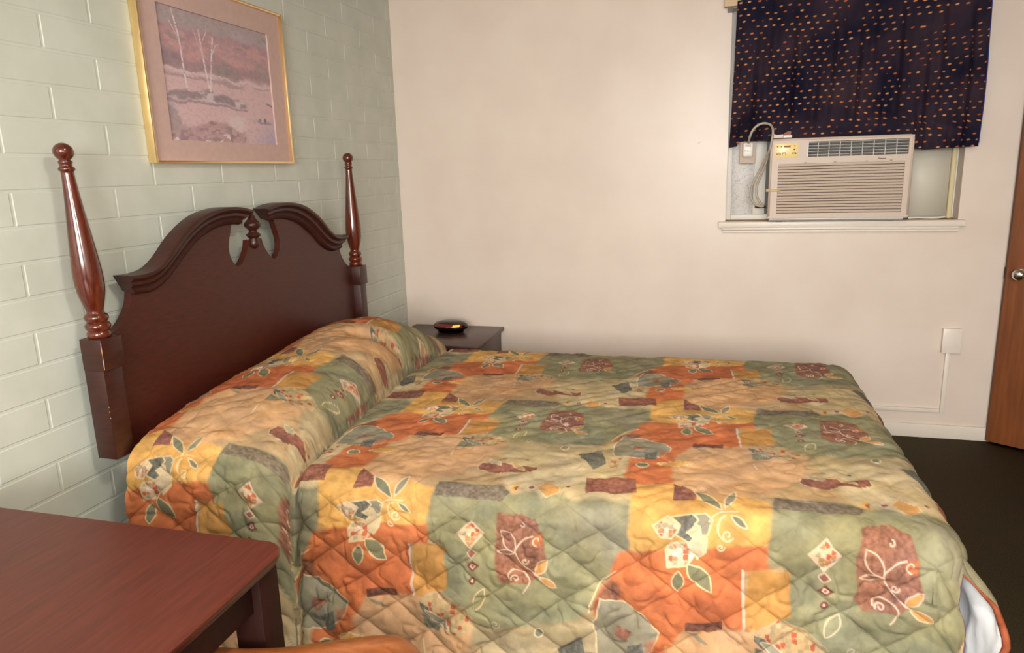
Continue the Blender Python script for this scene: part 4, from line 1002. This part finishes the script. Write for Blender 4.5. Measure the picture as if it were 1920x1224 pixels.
# quilting
Qc = np.where(Tg < 0, Tg, np.where(Tg > WT, WT + dn2, Tg)) - Y0 
wq = (fbm(Sg * 6, Qc * 6, 44) - .5) * .16; a_ = Sg / .205 + Qc / .148 + wq; b_ = Sg / .205 - Qc / .148 - wq
puff = (np.abs(np.sin(PI * a_)) * np.abs(np.sin(PI * b_))) ** .45
side = sm((dn2 - .04) / .14); sidef = sm((ds2 - .04) / .14)
amp = .0018 + .0160 * np.maximum(side * (.55 + .45 * sm(dn2 / .3)), sidef) + .0022 * pm_ * (1 - side)
lump = fbm(Sg * 14, Qc * 14, 35, 3) - .5; crk = np.abs(vnoise(Sg * 26 + 2 * lump, Qc * 22, 37) - .5) * 2
disp = amp * (puff - .6) + .007 * lump * np.maximum(side, .35) + .0060 * (np.minimum(crk * 2.0, 1) - .8) * np.maximum(side, .45)
V3 = V3 + N3 * disp[..., None]
V3[..., 2] = np.maximum(V3[..., 2], .012)
V3[..., 0] = np.maximum(V3[..., 0], .126)
Pp = np.where(Sg > S1, S1 + ds2, Sg) - .25 * sm((edge + .004 - Sx) / .012) * 1.0
Qp = np.where(Tg > WT, -Y1 + dn2, np.where(Tg < 0, -Y0 - df2, -Y0 + Tg)) + .08 * (Sg - 1.9) * (1 - .45 * sm(dn2 / .15))
Qp = Qp + .015 * (fbm(Sg * 4, Tg * 4, 40) - .5)
colr = dye(Pp, Qp).reshape(Sg.shape + (3,))
# smoky sewing thread along the quilting lines
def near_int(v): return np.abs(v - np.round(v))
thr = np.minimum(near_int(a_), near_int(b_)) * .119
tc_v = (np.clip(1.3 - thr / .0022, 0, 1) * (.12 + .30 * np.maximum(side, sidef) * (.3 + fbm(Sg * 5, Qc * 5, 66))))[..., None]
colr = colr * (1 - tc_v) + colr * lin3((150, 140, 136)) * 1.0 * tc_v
sc_ = (s_ax[:-1] + s_ax[1:]) / 2; tc_ = (t_ax[:-1] + t_ax[1:]) / 2
keep = ~(((sc_[:, None] - S1) > CUT) & (((tc_[None, :] - WT) > CUT) | ((-tc_[None, :]) > CUT)))
bs = thing('bedspread', (1.3, -1.65, .03), 'quilted orange, green and gold patchwork-print bedspread over the bed and pillows', 'bedspread')
qm = new_mat('printed quilted cotton', (190, 160, 110), 0.82, 0.18)
at = nd(qm, 'ShaderNodeAttribute', attribute_name='dye'); lk(qm, at.outputs['Color'], bsdf(qm).inputs['Base Color'])
tc = nd(qm, 'ShaderNodeTexCoord'); nz = nd(qm, 'ShaderNodeTexNoise'); nz.inputs['Scale'].default_value = 60; nz.inputs['Detail'].default_value = 3; lk(qm, tc.outputs['Object'], nz.inputs['Vector'])
bp = nd(qm, 'ShaderNodeBump'); bp.inputs['Strength'].default_value = .25; bp.inputs['Distance'].default_value = .004; lk(qm, nz.outputs['Fac'], bp.inputs['Height']); lk(qm, bp.outputs['Normal'], bsdf(qm).inputs['Normal'])
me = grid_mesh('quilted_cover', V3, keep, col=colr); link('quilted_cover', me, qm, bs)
# lining on the inside of the overhangs
sub_s = np.arange(0, len(s_ax), 3); sub_t = np.arange(0, len(t_ax), 3)
if sub_s[-1] != len(s_ax) - 1: sub_s = np.append(sub_s, len(s_ax) - 1)
if sub_t[-1] != len(t_ax) - 1: sub_t = np.append(sub_t, len(t_ax) - 1)
VL = (V3 - N3 * .007)[np.ix_(sub_s, sub_t)]; VL[..., 2] = np.maximum(VL[..., 2], .012)
sl_ = (s_ax[sub_s][:-1] + s_ax[sub_s][1:]) / 2; tl_ = (t_ax[sub_t][:-1] + t_ax[sub_t][1:]) / 2
over = ((sl_[:, None] - S1) > .03) | ((tl_[None, :] - WT) > .03)
kl = over & ~(((sl_[:, None] - S1) > CUT - .006) & (((tl_[None, :] - WT) > CUT - .006) | ((-tl_[None, :]) > CUT - .006)))
tag(link('lining', grid_mesh('lining', VL, kl), M['lining'], bs), 'pale grey-white lining showing at the split corner')
# rust binding around the slit
js = int(np.searchsorted(t_ax, WT + CUT)); is_ = int(np.searchsorted(s_ax, S1 + CUT))
e1 = [V3[i, js] - N3[i, js] * .0010 for i in range(is_, len(s_ax), 2)]
e2 = [V3[is_, j] - N3[is_, j] * .0035 for j in range(js, len(t_ax), 4)]
bm = bmesh.new(); tube(bm, e1, [.0025 + .0062 * min(1.0, max(0.0, (i - 4) / 7.0)) for i in range(len(e1))], 8, up=(.3, 1, 0)); tag(obj('binding', bm, M['binding'], bs, smooth=True), 'rust binding on the flap edge')
pb = new_mat('plum edge stitching', (104, 78, 88), 0.85)
bm = bmesh.new(); tube(bm, e2, .0028, 8, up=(0, 1, 0)); tag(obj('edge_stitching', bm, pb, bs, smooth=True), 'dark plum stitched edge')

bd = thing('bed', (1.3, -1.65, 0), 'mattress and box spring hidden beneath the patchwork bedspread', 'bed')
boxo('mattress', .16, 2.42, -2.35, -.92, .34, .585, M['mattress'], bd, .04, 4)
boxo('box_spring', .17, 2.41, -2.34, -.93, .14, .339, M['mattress'], bd, .015)
for x_ in (.25, 2.33):
    for y_ in (-2.26, -1.01):
        boxo('leg', x_ - .03, x_ + .03, y_ - .03, y_ + .03, .001, .139, M['table_leg'], bd)

# ------------------------------------------------------------------ light
def area(name, loc, target, size, power, col, size_y=None, shape='DISK'):
    L = bpy.data.lights.new(name, 'AREA'); L.shape = shape if size_y is None else 'RECTANGLE'; L.size = size
    if size_y: L.size_y = size_y
    L.energy = power; L.color = col
    o = bpy.data.objects.new(name, L); COL.objects.link(o); o.location = loc
    o.rotation_euler = (Vector(target) - Vector(loc)).to_track_quat('-Z', 'Y').to_euler(); return o
area('camera_flash', (1.93, -4.33, 1.60), (1.7, -1.2, 1.05), .05, 17, (1.0, .95, .88))
area('ceiling_fill', (2.0, -3.2, 2.58), (2.0, -3.2, 0), .45, 32, (1.0, .92, .80))  # soft warm fill added overhead; no fixture is modelled
area('rear_fill', (2.2, -7.55, 1.85), (2.2, 0, 1.5), 2.2, 240, (1.0, .965, .92), 1.3)  # wide frontal fill added behind the camera; no window is built there
w = bpy.data.worlds.new('world'); SC.world = w; w.use_nodes = True
w.node_tree.nodes['Background'].inputs['Color'].default_value = (.8, .9, 1.0, 1); w.node_tree.nodes['Background'].inputs['Strength'].default_value = .6

# ------------------------------------------------------------------ camera
R = ((0.9636261635843534, 0.26569665507359014, -0.028808060302748552), (0.029480458782293294, -0.21281217922609694, -0.9766482882404622), (-0.2656228894611431, 0.9402745683340293, -0.2129042431201598))
cam = bpy.data.cameras.new('camera'); co = bpy.data.objects.new('camera', cam); COL.objects.link(co)
cam.sensor_fit = 'HORIZONTAL'; cam.sensor_width = 36.0; cam.lens = 1328.9157947 / 1920 * 36.0; cam.clip_start = .02
r_, d_, f_ = (Vector(v) for v in R)
mw = Matrix((r_, -d_, -f_)).transposed().to_4x4(); mw.translation = Vector((1.9071795819, -4.2333038508, 1.5210461629))
co.matrix_world = mw
SC.camera = co
SC.view_settings.view_transform = 'Standard'; SC.view_settings.look = 'None'
SC.view_settings.exposure = 0.0; SC.view_settings.gamma = 1.0; SC.view_settings.use_curve_mapping = False
